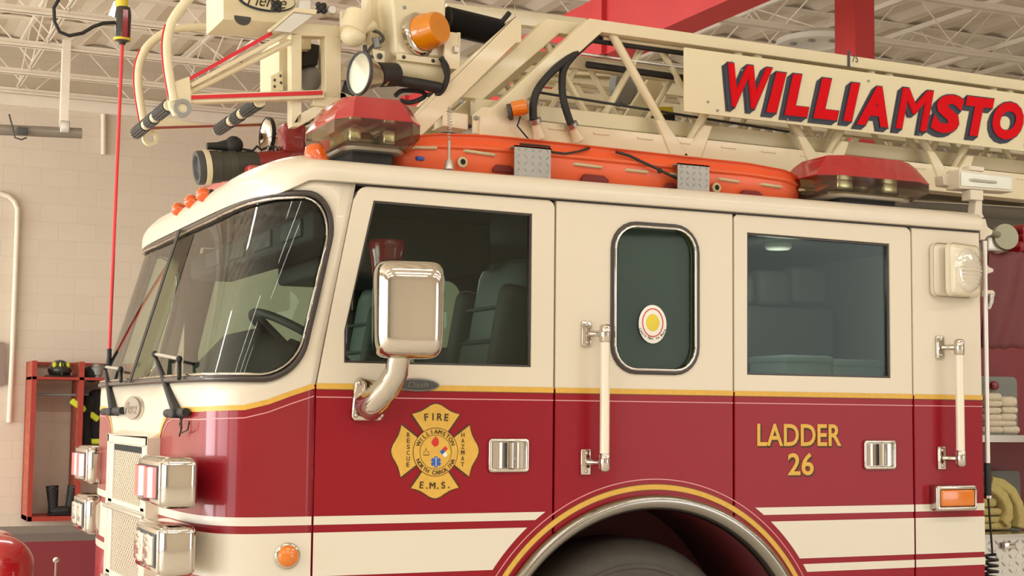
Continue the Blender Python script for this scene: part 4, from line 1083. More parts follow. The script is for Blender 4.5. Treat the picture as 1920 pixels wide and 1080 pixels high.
mb.slab([(262, 238), (545, 230), (545, 234), (262, 243)], 1.575, .004, mat('dull_red', (150, 70, 60), .6)); mb.bar(at(275, 222, 1.6), at(318, 200, 1.6), .02, .03, lad); mb.build('tip_frame', al, bevel=.003)
# grip rungs running across
for (x, y) in ((322, 197), (488, 190), (640, 183)):
    P = at(x, y, .86) if y != 197 else at(319, 196, .86); 
    Q = Vector((P.x, 1.585, P.z)); mb = MB(); mb.tube([P, Q], .0235, lad, 12); rg = mb.build('grip_rung', al, smooth=50)
    mb = MB()
    for a, b in ((.03, .33), (.42, .58), (.67, .97)):
        A_, B_ = P.lerp(Q, a), P.lerp(Q, b); mb.tube([A_, B_], .026, black, 14)
        for k in range(14):
            t = 2*pi*k/14; o_ = Vector((cos(t)*.0255, 0, sin(t)*.0255)); mb.tube([A_+o_, B_+o_], .004, dgrey, 4)
    mb.build('rubber_grip', rg, smooth=40)
# upright box frame behind the arms
mb = MB()
mb.slab([(546, 62), (566, 64), (566, 230), (546, 232)], .86, .06, lad); mb.slab([(610, 66), (640, 70), (640, 186), (610, 186)], .86, .06, lad); mb.slab([(546, 40), (690, 54), (690, 72), (546, 66)], .86, .06, lad)
mb.slab([(546, 222), (640, 172), (662, 180), (560, 238), (546, 238)], .86, .05, lad)
mb.slab([(523, 72), (546, 70), (546, 160), (523, 165)], .96, .3, lad); mb.slab([(507, 142), (530, 132), (532, 170), (508, 172)], .94, .01, lad)
for x, y in ((515, 150), (526, 142), (515, 162), (527, 155)): mb.ball(at(x, y, .938), .007, dgrey, 6)
mb.slab([(640, 120), (652, 128), (652, 150), (628, 152)], .90, .03, lad)
mb.build('tip_post_frame', al, bevel=.004)
mb = MB(); mb.slab([(566, 78), (600, 84), (596, 122), (568, 124)], 1.05, .14, black); mb.ball(at(582, 148, 1.1), (.05, .05, .06), grey, 14); mb.slab([(566, 60), (584, 62), (584, 92), (568, 92)], .98, .06, lad)
mb.slab([(598, 72), (612, 72), (612, 160), (600, 160)], 1.1, .02, lad); mb.build('control_box', al, bevel=.005)
# light box with oval lettering at the top
mb = MB(); bx = [at(418, -30, 1.0), at(560, -30, 1.0), at(560, 45, 1.0), at(418, 36, 1.0)]; mb.prism(bx, (0, .3, 0), lad); lb = mb.build('tip_light_box', al, bevel=.004)
mb = MB(); c = at(500, 0, .995); plate(mb, [oval(c.x, c.z, .125, .05)], .992, .998, navy, .0005); plate(mb, [oval(c.x+.004, c.z-.0, .117, .042)], .988, .993, ladm, .0005)
mb2 = at(478, 5, .985); fit(mb, 'Pierce', c.x-.085, c.x+.085, c.z-.032, c.z+.022, .9865, ink, off=.0, shear=.35); mb.lathe([(.0, -.004), (.036, -.004), (.036, .0)], at(455, 33, .998), (0, -1, .3), dgrey, 24); mb.build('oval_logo', lb)
# silver tray and knobs
mb = MB(); mb.slab([(510, 58), (552, 22), (592, 26), (545, 62)], .80, .02, alum); mb.slab([(505, 54), (555, 14), (596, 18), (592, 27), (552, 22), (510, 58)], .79, .04, lad); mb.slab([(562, 0), (583, 0), (583, 24), (560, 20)], .80, .06, alum); mb.build('tray', al, bevel=.002)
for x, y in ((518, 12), (602, 15)):
    mb = MB(); c = at(x, y, .80)
    for k in range(4): a = k*pi/2+pi/4; mb.ball(c+Vector((cos(a)*.016, 0, sin(a)*.016)), .014, black, 8)
    mb.ball(c, .016, black, 8); mb.build('clamp_knob', al, smooth=50)
mb = MB(); mb.lathe([(.022, 0), (.022, .03), (.016, .04)], at(618, 22, .82), (0, -1, 0), alum, 16); mb.build('clamp_knob', al, smooth=50)
mb = MB(); mb.slab([(642, 18), (692, 24), (692, 56), (642, 48)], .84, .04, lad); mb.slab([(688, 5), (692, 5), (694, 82), (689, 82)], .82, .06, lad)
for x, y in ((657, 22), (677, 24)): mb.lathe([(.008, 0), (.006, .006), (0, .008)], at(x, y, .84), (0, -1, 0), dgrey, 8)
mb.build('bracket', al, bevel=.003)
mb = MB(); mb.tube([at(672, 30, .8), at(660, 62, .78)], [.06, .055], lad, 20); mb.ball(at(662, 68, .78), (.055, .05, .045), lad, 16); mb.tube([at(672, 58, .76), at(700, 48, .80)], .022, lad, 12); mb.build('pivot_housing', al, smooth=60)
mb = MB(); mb.slab([(733, -20), (838, -20), (834, 110), (748, 102), (742, 100)], .74, .22, lad); mb.slab([(690, -20), (734, -20), (730, 55), (722, 120), (690, 120)], .92, .1, lad)
tb = mb.build('turret_box', al, bevel=.012)
mb = MB(); mb.tube([at(742, 128, .80), at(832, 142, .80)], .056, lad, 20); mb.build('motor_housing', al, smooth=50); mb = MB(); mb.slab([(746, 100), (826, 110), (826, 122), (746, 112)], .73, .02, lad)
for x, y in ((757, 107), (812, 114)): mb.lathe([(.009, 0), (.006, .006), (0, .008)], at(x, y, .73), (0, -1, 0), brown, 8)
mb.lathe([(.009, 0), (.006, .006), (0, .008)], at(758, 14, .74), (0, -1, 0), grey, 8); mb.build('mounting_strip', al, smooth=50)
mb = MB(); mb.slab([(833, 58), (862, 62), (859, 130), (833, 128)], .70, .02, lad); mb.slab([(858, 60), (864, 61), (862, 132), (857, 132)], .70, .08, lad); mb.rbox(at(855, 93, .69), (.022, .02, .028), .003, alum); mb.build('bracket', al, bevel=.002)
# amber rotating beacon
c = at(789, 64, .735); ax = Vector((.42, -.88, .12)).normalized(); mb = MB()
mb.lathe([(0, -.02), (.094, -.02), (.096, .0), (.084, .012), (.08, .012)], c, ax, chrome, 32); bc = mb.build('amber_beacon', al, smooth=50); bc['label'] = 'amber beacon in chrome base'
mb = MB(); mb.lathe([(.078, .0), (.078, .05), (.074, .056), (.071, .098), (.064, .110), (.0, .113)], c, ax, amber, 36); mb.build('lens', bc, smooth=40)
# handheld spotlight
c = at(690, 142, .66); ax = (at(668, 142, .62)-at(735, 142, .74)); ax = Vector((-1, -.25, .0)).normalized(); mb = MB()
mb.lathe([(.035, -.03), (.04, 0), (.058, .03), (.078, .075), (.086, .088), (.086, .094)], c+Vector((.05, 0, 0)), ax, chromed, 32); sp = mb.build('spotlight', al, smooth=50)
mb = MB(); mb.lathe([(.086, .088), (.091, .090), (.091, .104), (.083, .104), (.083, .095)], c+Vector((.05, 0, 0)), ax, dgrey, 32, cap=False); mb.build('rim', sp, smooth=50)
mb = MB(); mb.lathe([(.083, .098), (.05, .088), (.02, .07), (0, .065)], c+Vector((.05, 0, 0)), ax, silver, 32); mb.tube([c+Vector((.05, 0, 0))+ax*.066, c+Vector((.05, 0, 0))+ax*.09], .009, wht, 8); mb.build('reflector', sp, smooth=60)
mb = MB(); mb.tube([at(706, 140, .66), at(740, 140, .70)], [.052, .05], black, 20); mb.tube([at(738, 150, .70), at(790, 158, .70), at(825, 165, .70)], .024, black, 12); mb.build('grip', sp, smooth=50)
mb = MB(); mb.tube(catm([at(826, 108, .70), at(838, 128, .70), at(836, 155, .70), at(820, 170, .70), at(790, 160, .70)]), .013, black, 8); mb.build('wiring', al, smooth=60)
mb = MB(); mb.tube(catm([at(830, 118, .68), at(838, 150, .68), at(825, 175, .70), at(800, 178, .72)]), .010, black, 8); mb.build('wiring', al, smooth=60)
mb = MB(); mb.tube(catm([at(741, 180, .74), at(755, 170, .74), at(790, 172, .74), at(795, 182, .74), at(770, 192, .74), at(750, 188, .74)]), .010, black, 8); mb.build('wiring', al, smooth=60)
mb = MB(); mb.tube(catm([at(700, 58, .8), at(712, 62, .78), at(718, 75, .78), at(700, 85, .8), at(690, 100, .8), at(700, 108, .8), at(712, 100, .8)]), .007, dgrey, 8); mb.build('wiring', al, smooth=60)
mb = MB(); mb.tube(catm([at(684, 85, .8), at(686, 105, .8), at(692, 108, .8)]), .010, dgrey, 8); mb.build('wiring', al, smooth=60)
for k in range(4): mb = MB(); mb.tube([at(655+k*6, 140, .95), at(645+k*5, 175, .92), at(636+k*3, 196, .92)], .014, dgrey, 8); mb.build('wiring', al, smooth=60)

mb = MB(); mb.slab([(700, 92), (722, 96), (722, 118), (704, 116)], .78, .03, lad); mb.ball(at(712, 105, .775), (.013, .01, .013), dgrey, 10); mb.tube([at(704, 70, .80), at(708, 90, .80)], .018, grey, 10); mb.build('bracket', al, bevel=.002)
# corrugated duct
mb = MB(); a, b = at(834, 38, .80), at(935, 62, .84); N = 30; pts = []; rr = []
for i in range(N*2+1):
    t = i/(N*2); pts.append(a.lerp(b, t)); rr.append(.062 if i % 2 else .050)
mb.tube(pts, rr, black, 20); mb.tube([b, at(942, 40, .84), at(955, 24, .84)], .012, black, 8); mb.build('corrugated_duct', al, smooth=30)
mb = MB(); mb.slab([(838, 5), (1100, 34), (1100, 62), (838, 30)], 1.58, .06, lad); mb.slab([(840, 110), (1280, 130), (1280, 150), (840, 128)], 1.58, .05, lad); mb.build('far_rail', al, bevel=.003)
# water monitor nozzle with black bumper, valve and red pipe
nz = thing('water_nozzle', tuple(at(430, 340, 1.22)), 'black fire stream nozzle on red pipe at the front of the roof', 'nozzle')
A = at(368, 315, 1.22); B = at(482, 308, 1.22); ax = (B-A).normalized(); ln = (B-A).length
mb = MB(); mb.lathe([(.0, .02), (.045, .015), (.055, 0), (.071, 0), (.074, .012), (.074, .03)], A, ax, dgrey, 32); mb.build('nozzle_tip', nz, smooth=50)
mb = MB(); mb.lathe([(.073, .028), (.0755, .030), (.0755, .052), (.073, .054)], A, ax, lad, 32); mb.build('marked_ring', nz, smooth=50)
mb = MB(); mb.lathe([(.071, .052), (.070, .10), (.066, .102), (.066, .14), (.069, .142), (.069, .17), (.063, .172), (.063, .20), (.060, .21), (.056, ln), (0, ln)], A, ax, mat('nozzle_body', (72, 70, 60), .55, noise=.15), 32); mb.build('barrel', nz, smooth=40)
mb = MB(); mb.tube([at(388, 274, 1.22), at(408, 274, 1.22), at(424, 273, 1.22)], [.015, .018, .026], black, 12); mb.ball(at(438, 273, 1.22), .042, black, 16); mb.tube([at(438, 275, 1.22), at(440, 300, 1.22)], .02, black, 10); mb.build('valve_motor', nz, smooth=50)
mb = MB(); mb.tube([at(455, 280, 1.2), at(474, 283, 1.2), at(482, 274, 1.2), at(490, 281, 1.2), at(500, 277, 1.2)], .006, black, 6)
mb.tube([at(500, 278, 1.2)+Vector((i*.0022, .012*cos(i*.8), .012*sin(i*.8))) for i in range(40)], .003, black, 5); mb.build('control_cable', nz)
mb = MB(); R_ = mat('pipe_red', (150, 34, 30), .4, coat=.5); mb.tube([B-ax*.01, B+ax*.10, at(545, 292, 1.22), at(600, 285, 1.22)], [.055, .058, .05, .05], R_, 20); mb.rbox(at(546, 262, 1.22), (.10, .12, .13), .015, R_); mb.build('red_pipe', nz, smooth=50)
# round chrome lamp behind it
mb = MB(); c = at(500, 255, 1.5); mb.lathe([(0, .03), (.05, .022), (.075, .0), (.082, -.004), (.08, .03), (.06, .1), (0, .12)], c, (1, .1, 0), chrome, 28); rl = mb.build('roof_floodlight', truck, smooth=50)
mb = MB(); mb.lathe([(.080, -.006), (.086, -.006), (.086, .012), (.080, .012)], c, (1, .1, 0), black, 28, cap=False); mb.build('rubber_rim', rl, smooth=50)

# ================================================================== RESCUE STRETCHER ON THE ROOF
rs = thing('rescue_stretcher', (.05, .34, 2.51), 'long orange plastic basket stretcher strapped along the cab roof edge', 'stretcher')
YB = .22
prof = [(728, 278), (735, 268), (760, 256), (820, 250), (900, 252), (960, 257), (1100, 272), (1260, 290), (1400, 305), (1470, 318), (1500, 330), (1525, 350), (1533, 372)]
bot = [(728, 296), (800, 304), (900, 313), (1040, 330), (1200, 344), (1350, 358), (1450, 368), (1533, 378)]
mb = MB()
def ptop(x):
    for (a, p), (b, q) in zip(prof, prof[1:]):
        if a <= x <= b: return p+(q-p)*(x-a)/(b-a)
def pbot(x):
    for (a, p), (b, q) in zip(bot, bot[1:]):
        if a <= x <= b: return p+(q-p)*(x-a)/(b-a)
cols = [728+(1533-728)*i/90 for i in range(91)]
ringp = [(0, .02), (.25, .0), (.55, .0), (.60, -.012), (.66, -.014), (.72, -.004), (.86, .006), (.93, .002), (.97, -.012), (1.0, -.004), (1.0, .03), (.95, .05)]
vs = []
for i, x in enumerate(cols):
    t, b = at(x, ptop(x), YB), at(x, pbot(x), YB); b.z = min(b.z, t.z-.01)
    zb = min(b.z, 2.52); e = min(1, min(i, 90-i)/7); s_ = sqrt(max(0, 1-(1-e)**2))
    yo = (1-s_)*.22
    near = [Vector((t.x, YB+yo+dy, zb+(t.z-zb)*h)) for h, dy in ringp]
    far = [Vector((p.x, 2*(YB+.25)-p.y, p.z)) for p in reversed(near)]
    inner = []
    vs += near+[Vector((t.x, YB+yo+.06, zb+.03)), Vector((t.x, 2*(YB+.25)-YB-yo-.06, zb+.03))]+far
m_ = len(ringp)*2+2
mb.add(vs, [(i*m_+k, (i+1)*m_+k, (i+1)*m_+(k+1) % m_, i*m_+(k+1) % m_) for i in range(90) for k in range(m_)]+[tuple(range(m_)), tuple(range(90*m_, 91*m_))], orange)
mb.build('stretcher_shell', rs, smooth=45)
for x0, y0, x1, y1 in ((757, 276, 822, 277), (870, 282, 930, 291), (1076, 307, 1131, 314), (1174, 318, 1216, 323), (1258, 326, 1272, 328), (1347, 335, 1387, 341), (1426, 345, 1467, 351), (1504, 355, 1530, 357), (700, 283, 700, 283)):
    if x0 == x1: continue
    p, q = at(x0, y0, YB-.008), at(x1, y1, YB-.008); mb = MB(); mb.tube([p+Vector((0, .02, 0)), p+(q-p)*.06, p+(q-p)*.94, q+Vector((0, .02, 0))], .0065, rope, 8); mb.build('lashing_rope', rs, smooth=60)
mb = MB()
for x, y in ((867, 304), (1343, 352)): mb.lathe([(.012, .0), (.012, .008), (.020, .006), (.022, 0)], at(x, y, YB-.004), (0, -1, 0), rope, 18, cap=False); mb.lathe([(.0, .0), (.012, .0), (.012, .002), (0, .002)], at(x, y, YB-.004), (0, -1, 0), dark, 14)
mb.build('grommet', rs, smooth=50)
mb = MB(); om = mat('slot_dark', (120, 40, 34), .7)
for x0, x1, y in ((926, 966, 312), (1092, 1142, 330), (1248, 1272, 346), (1391, 1432, 360)):
    y2 = y+ (x1-x0)*.09
    mb.slab([(x0, y+4), (x0+5, y-4), (x1-9, y2-5), (x1, y2+3), (x1, y2+9), (x0, y+9)], YB-.006, .02, om)
mb.build('hand_slot', rs, bevel=.003)
mb = MB(); mb.tube([at(975, 270, .2), at(1030, 275, .2), at(1035, 285, .2), at(1060, 288, .2), at(1085, 284, .2), at(1105, 278, .22)], .0045, black, 6)
mb.tube([at(1155, 285, .2), at(1180, 292, .2), at(1235, 318, .19), at(1270, 335, .19)], .006, black, 6); mb.ball(at(1237, 320, .19), .012, black, 8); mb.build('black_cord', rs)
tread = mat('tread_plate', (168, 166, 160), .45, .55, noise=.1)
mb = MB(); mb.slab([(783, 292), (796, 294), (797, 301), (784, 299)], YB-.05, .03, mat('buckle_blue', (48, 74, 150), .5)); mb.build('strap_buckle', rs, bevel=.003)
# tread plate straps hold it
for x0, y0, x1, y1 in ((965, 272, 1033, 324), (1271, 305, 1330, 352)):
    mb = MB(); Yp = .16; tl_, tr, br, bl = at(x0, y0, Yp), at(x1, y0+6, Yp), at(x1, y1+3, Yp), at(x0, y1, Yp)
    zt, zb = (tl_.z+tr.z)/2, min((bl.z+br.z)/2, 2.49); mb.box((tl_.x, Yp, zb-.02), (tr.x, Yp+.006, zt), tread); mb.box((tl_.x, Yp, zt-.006), (tr.x, Yp+.1, zt), tread)
    diamonds(mb, (tl_.x, Yp, zb), (tr.x-tl_.x, 0, 0), (0, 0, zt-zb), 5, 5, (0, -1, 0), tread, .013); o = mb.build('tread_plate_bracket', truck, smooth=20)

# ================================================================== BUILDING
YW, ZJ, ZD = 12.3, 5.02, 5.62
XL, XR, YN = -13., 17., -13.
def wallmat(name, col):
    m = mat(name, col, .85); nt = m.node_tree; p = nt.nodes['Principled BSDF']
    tc = [n for n in nt.nodes if n.type == 'TEX_COORD'][0]; s = nt.nodes.new('ShaderNodeSeparateXYZ'); c = nt.nodes.new('ShaderNodeCombineXYZ')
    ad = nt.nodes.new('ShaderNodeMath'); ad.operation = 'ADD'
    nt.links.new(tc.outputs['Object'], s.inputs[0]); nt.links.new(s.outputs[0], ad.inputs[0]); nt.links.new(s.outputs[1], ad.inputs[1])
    nt.links.new(ad.outputs[0], c.inputs[0]); nt.links.new(s.outputs[2], c.inputs[1])
    b = nt.nodes.new('ShaderNodeTexBrick'); b.inputs['Scale'].default_value = 1; b.inputs['Brick Width'].default_value = .406; b.inputs['Row Height'].default_value = .203; b.inputs['Mortar Size'].default_value = .005; b.inputs['Mortar Smooth'].default_value = .5
    b.inputs['Color1'].default_value = rgb(*col); b.inputs['Color2'].default_value = rgb(*[v*.985 for v in col]); b.inputs['Mortar'].default_value = rgb(*[v*.955 for v in col])
    nt.links.new(c.outputs[0], b.inputs['Vector']); nt.links.new(b.outputs['Color'], p.inputs['Base Color'])
    bp = nt.nodes.new('ShaderNodeBump'); bp.invert = True; bp.inputs['Strength'].default_value = .2; bp.inputs['Distance'].default_value = .01
    nt.links.new(b.outputs['Fac'], bp.inputs['Height']); nt.links.new(bp.outputs[0], p.inputs['Normal']); return m
wm = wallmat('block_wall', (224, 210, 190))
deckm = mat('roof_deck', (250, 238, 218), .8, noise=.16, nscale=1.0)
floorm = mat('concrete_floor', (226, 218, 204), .45, noise=.15, nscale=2)
mb = MB(); mb.box((XL, YW, .0), (XR, YW+.2, ZD), wm); struct(mb, 'wall_back')
mb = MB(); mb.box((XL, YN, -.1), (XR, YW+.2, 0), floorm); struct(mb, 'floor')
mb = MB()
nr = 60
vs = []
for i in range(nr*4+1):
    x = XL+(XR-XL)*i/(nr*4); vs += [Vector((x, YN, ZD+(.0 if (i % 4) in (0, 1) else .04))), Vector((x, YW+.2, ZD+(.0 if (i % 4) in (0, 1) else .04)))]
mb.add(vs, [(2*i, 2*i+1, 2*i+3, 2*i+2) for i in range(nr*4)], deckm); mb.box((XL, YN, ZD+.06), (XR, YW+.2, ZD+.2), deckm); struct(mb, 'ceiling', smooth=10)
# side and near walls with open bay doors
mb = MB(); mb.box((XL-.2, YN, 0), (XL, -11, ZD), wm); mb.box((XL-.2, 3.2, 0), (XL, 4.6, ZD), wm); mb.box((XL-.2, 10.5, 0), (XL, YW, ZD), wm); mb.box((XL-.2, -11, 4.3), (XL, 10.5, ZD), wm); mb.box((XL-.2, -4.2, 0), (XL, -3.0, ZD), wm); struct(mb, 'wall_left')
mb = MB(); mb.box((XL, YN-.2, 0), (-9, YN, ZD), wm); mb.box((-9, YN-.2, 0), (7, YN, ZD), wm); mb.box((7, YN-.2, 4.2), (12, YN, ZD), wm); mb.box((12, YN-.2, 0), (XR, YN, ZD), wm); struct(mb, 'wall_front')
mb = MB(); mb.box((XR, YN, 0), (XR+.2, YW, ZD), wm); struct(mb, 'wall_right')
mb = MB(); mb.box((XL, YW-.02, 0), (XR, YW, .17), mat('base_grey', (110, 100, 92), .7)); struct(mb, 'baseboard_back')
mb = MB(); mb.box((XL, YW-.12, ZJ-.10), (XR, YW, ZJ+.02), joistm); struct(mb, 'trim_1')
# open web roof joists
ys = [12.02, 11.0, 9.72, 8.42, 7.12, 5.92, 4.58, 3.3, 2.0, .7, -.6]
labs = ['against the back wall', 'second from back wall', 'third from back', 'fourth from back', 'fifth from back', 'behind the red column', 'seventh from back', 'eighth from back', 'above the far truck side', 'above the near truck side', 'nearest the camera']
proto = None
JL = (XL, XR)
def make_joist():
    t = thing('roof_joist', (0, 0, ZJ), '', 'roof joist', 'open web roof joists')
    mb = MB(); mb.box((XL, -.055, ZJ), (XR, -.008, ZJ+.012), joistm); mb.box((XL, -.014, ZJ), (XR, -.008, ZJ+.06), joistm); mb.box((XL, .008, ZJ), (XR, .055, ZJ+.012), joistm); mb.box((XL, .008, ZJ), (XR, .014, ZJ+.06), joistm); mb.build('bottom_chord', t)
    mb = MB(); mb.box((XL, -.055, ZD-.02), (XR, .055, ZD-.001), joistm); mb.build('top_chord', t)
    mb = MB(); x = XL; up = True
    while x < XR-.5:
        mb.tube([(x, 0, ZJ+.02 if up else ZD-.02), (x+.55, 0, ZD-.02 if up else ZJ+.02)], .008, joistm, 6); x += .55; up = not up
    mb.build('web', t); return t
proto = make_joist()
for i, (y, l) in enumerate(zip(ys, labs)):
    if i == 0: r = proto
    else:
        r = proto.copy(); COL.objects.link(r)
        for c in list(proto.children):
            d = c.copy(); COL.objects.link(d); d.parent = r
    r.location = (0, y, ZJ); r['label'] = 'cream open web steel roof joist, '+l
# bridging angles running across the joists
for i, (x, z, l) in enumerate(((-2.35, ZJ+.07, 'far left, at the picture edge'), (-1.05, ZJ+.07, 'left, beside the cord reel'), (.75, ZJ+.07, 'left, behind the ladder tip'), (5.3, ZJ+.07, 'right of the red girder'), (7.2, ZJ+.07, 'right of the red column'), (9.2, ZJ+.07, 'at the upper right corner'))):
    mb = MB(); mb.box((x-.025, 2.0, z), (x+.025, YW-.3, z+.006), joistm); mb.box((x-.003, 2.0, z), (x+.003, YW-.3, z+.05), joistm)
    mb.box((x-.02, 2.0, ZD-.08), (x+.02, YW-.3, ZD-.03), joistm)
    for k in range(len(ys)-4):
        mb.tube([(x, ys[k], ZJ+.05), (x, ys[k+1], ZD-.05)], .008, joistm, 5)
        mb.tube([(x, ys[k], ZD-.05), (x, ys[k+1], ZJ+.05)], .008, joistm, 5)
    o = mb.build('bridging_brace', None, origin=(x, 7, z)); tag(o, 'cream steel bridging running across the roof joists, '+l, 'brace', 'roof bridging')
# red column and girder
mb = MB(); p = at(1604, 100, 4.0); q = at(1641, 100, 4.0); a = at(1563, 100, 4.3)
cw = q.x-p.x; mb.box((p.x, 4.0, 0), (q.x, 4.26, ZD), redsteel); mb.box((p.x-.01, 3.99, ZD-.3), (q.x+.01, 4.27, ZD-.28), redsteel)
tag(mb.build('steel_column', None, origin=(p.x, 4.0, 0), bevel=.01), 'red painted steel column rising behind the ladder sign', 'column')
xg0, xg1, zg = 2.21, 2.455, 4.2
zt = atx(1055, 32, xg0); zt2 = atx(1100, 10, xg0)
mb = MB(); ztop = 4.2+.46
mb.box((xg0, 1.2, zg), (xg1, YW, ztop), redsteel)
for y in (atx(1137, 20, xg0).y, 8.5): mb.box((xg0-.04, y, zg), (xg0+.02, y+.16, ztop), redsteel)
gd = mb.build('steel_girder', None, origin=(xg0, 1.2, zg)); tag(gd, 'red painted box girder running back overhead, behind the ladder elbow', 'girder')
for y in (2.0, 5.5, 10): 
    pass
mb = MB(); c = atz(1530, 86, 4.95); mb.lathe([(0, .10), (.16, .10), (.20, .0), (.36, 0), (.36, .05), (.2, .12)], c, (0, 0, 1), wht, 32)
for k in range(8): a = k*pi/4; mb.rbox(c+Vector((cos(a)*.25, sin(a)*.25, -.01)), (.06, .04, .02), .005, grey)
tag(mb.build('ceiling_diffuser', None, origin=tuple(c), smooth=50), 'round white ceiling vent between the girder and the red column', 'vent')
# conduits with outlet boxes on the back wall
def conduit(pts, box, lab, lab2):
    Yc = YW-.04; mb = MB(); P = [at(x, y, Yc) for x, y in pts]; mb.tube(P, .028, joistm, 10); o = mb.build('wall_conduit', None, origin=tuple(P[-1]), smooth=60); tag(o, lab, 'conduit')
    b = at(box[0], box[1], YW-.06); m = MB(); m.rbox(b, (.11, .10, .15), .01, joistm); m.rbox(b+Vector((0, -.052, .01)), (.03, .01, .03), .002, dgrey if box[2] else joistm); m.build('outlet_box', o)
conduit([(-30, 362), (0, 363), (16, 368), (27, 378), (33, 392), (32, 430), (24, 640), (17, 792)], (16, 800, 1), 'cream conduit bending down the block wall at the left edge to an outlet box', '')
conduit([(194, 188), (194, 290)], (192, 300, 0), 'short cream conduit dropping from the ceiling line to a small box', '')
mb = MB(); P = [at(0, 640, YW-.05), at(8, 640, YW-.05), at(8, 720, YW-.05), at(0, 722, YW-.05)]
mb.prism([at(-14, 640, YW-.06), at(9, 642, YW-.06), at(9, 722, YW-.06), at(-14, 724, YW-.06)], (0, .05, 0), mat('wall_panel', (150, 130, 120), .6)); tag(mb.build('wall_panel_box', None, origin=tuple(P[0])), 'grey brown electrical panel cut by the left edge', 'panel')
# overhead pipe rail
ra = thing('overhead_rail', tuple(at(60, 248, 9.72)), 'grey overhead pipe rail hung from the joists at upper left', 'rail')
mb = MB(); mb.tube([at(-120, 238, 9.72), at(153, 250, 9.72)], .052, mat('pipe_grey', (150, 142, 128), .5, .4), 14); mb.build('pipe', ra)
mb = MB(); p = at(120, 240, 9.72); mb.box((p.x-.045, 9.66, p.z-.05), (p.x+.03, 9.74, ZJ+.1), joistm); mb.rbox((p.x, 9.66, p.z), (.09, .03, .12), .01, alum); mb.build('hanger', ra)
mb = MB(); mb.rbox(at(42, 246, 9.64), (.10, .06, .07), .01, dgrey); mb.tube([at(17, 214, 9.62), at(24, 240, 9.62), at(28, 258, 9.62), at(40, 262, 9.62), at(50, 258, 9.62)], .008, dgrey, 6); mb.build('trolley', ra)
# cord reel with red cord
Yc = 2.25; rl = thing('cord_reel', tuple(at(229, 60, Yc)), 'black, red and yellow tool balancer hanging by its hose at upper left', 'cord reel')
mb = MB(); c = at(229, 84, Yc); z1 = at(229, 14, Yc).z
mb.lathe([(0, -.002), (.014, 0), (.020, .012), (.038, .02), (.040, z1-c.z-.04), (.034, z1-c.z)], c, (0, 0, 1), mat('reel_black', (40, 34, 28), .3, coat=.5), 20); mb.build('reel_body', rl, smooth=50)
mb = MB(); mb.box((c.x-.008, Yc-.044, c.z+.03), (c.x+.016, Yc-.03, z1-.02), red); mb.build('red_label', rl)
mb = MB(); mb.lathe([(.040, 0), (.042, .0), (.042, .012), (.040, .012)], c+Vector((0, 0, .02)), (0, 0, 1), MATS['sticker_yellow'], 20); mb.tube([at(229, 14, Yc), at(226, -60, Yc)], .03, MATS['sticker_yellow'], 12); mb.build('yellow_collar', rl, smooth=50)
mb = MB()
mb.slab([(203, 28), (214, 2), (218, 2), (208, 30)], Yc, .01, chrome); mb.slab([(209, 30), (217, 8), (221, 10), (214, 33)], Yc, .01, chrome); mb.build('chain_hook', rl)
mb = MB(); Q = [at(x, y, Yc) for x, y in ((218, 42), (195, 43), (175, 50), (155, 62), (130, 67), (112, 60), (102, 40), (101, 15), (112, -5), (120, -30))]; mb.tube(Q, .009, black, 8); mb.build('feed_hose', rl, smooth=60)
mb = MB(); mb.tube([at(229, 84, Yc), at(205, 656, 2.15)], .0085, redcord, 10); cord = mb.build('red_cord', rl)
mb = MB(); mb.tube([at(205, 654, 2.15), at(205, 668, 2.15), at(203, 690, 2.15)], [.011, .011, .014], black, 10); mb.build('cord_plug', rl)
# gear locker, helmet, boots, coat
Yl = 11.75
lk = thing('gear_locker', tuple(at(110, 980, Yl)), 'red wall locker frame of perforated steel holding turnout gear', 'locker')
def quad(x0, y0, x1, y1, Y, d, m, nm, lab=None):
    mb = MB(); mb.slab([(x0, y0), (x1, y0), (x1, y1), (x0, y1)], Y, d, m); o = mb.build(nm, lk, bevel=.006); return o
def perf():
    m = mat('perforated_red', (186, 84, 62), .5); nt = m.node_tree; p = nt.nodes['Principled BSDF']; tc = [n for n in nt.nodes if n.type == 'TEX_COORD'][0]
    b = nt.nodes.new('ShaderNodeTexVoronoi'); b.inputs['Scale'].default_value = 14; r = nt.nodes.new('ShaderNodeMix'); r.data_type = 'RGBA'
    r.inputs[6].default_value = rgb(150, 62, 46); r.inputs[7].default_value = rgb(204, 110, 84); nt.links.new(tc.outputs['Object'], b.inputs[0]); nt.links.new(b.outputs[0], r.inputs[0]); nt.links.new(r.outputs[2], p.inputs[0]); return m
pm = perf(); lp = at(62, 676, Yl); lb_ = at(52, 978, Yl); x0 = lp.x; x1 = at(192, 676, Yl).x+.35; zt_, zb_ = lp.z, lb_.z
for xx, nm in ((x0, 'side_panel'), (at(147, 800, Yl).x, 'side_panel'), (x1, 'side_panel')):
    mb = MB(); mb.box((xx, Yl+.02, zb_), (xx+.02, YW-.03, zt_), pm); mb.box((xx-.005, Yl, zb_), (xx+.045, Yl+.03, zt_), lockred); mb.box((xx-.005, YW-.07, zb_), (xx+.03, YW-.03, zt_), lockred); mb.build(nm, lk)
mb = MB(); mb.box((x0, YW-.08, zt_-.03), (x1, YW-.03, zt_), lockred); mb.box((x0, Yl, zt_-.20), (x1, YW-.03, zt_-.17), lockred); mb.build('top_shelf', lk)
mb = MB(); mb.box((x0, Yl, zb_), (x1, YW-.03, zb_+.05), lockred); mb.build('bottom_shelf', lk)
mb = MB(); mb.tube([(x0, Yl+.25, zt_-.36), (x1, Yl+.25, zt_-.36)], .014, grey, 10); mb.build('hanging_rod', lk)
def put(name, px, py, Y): return at(px, py, Y)
c = at(112, 694, Yl+.18); c.z = zt_-.17
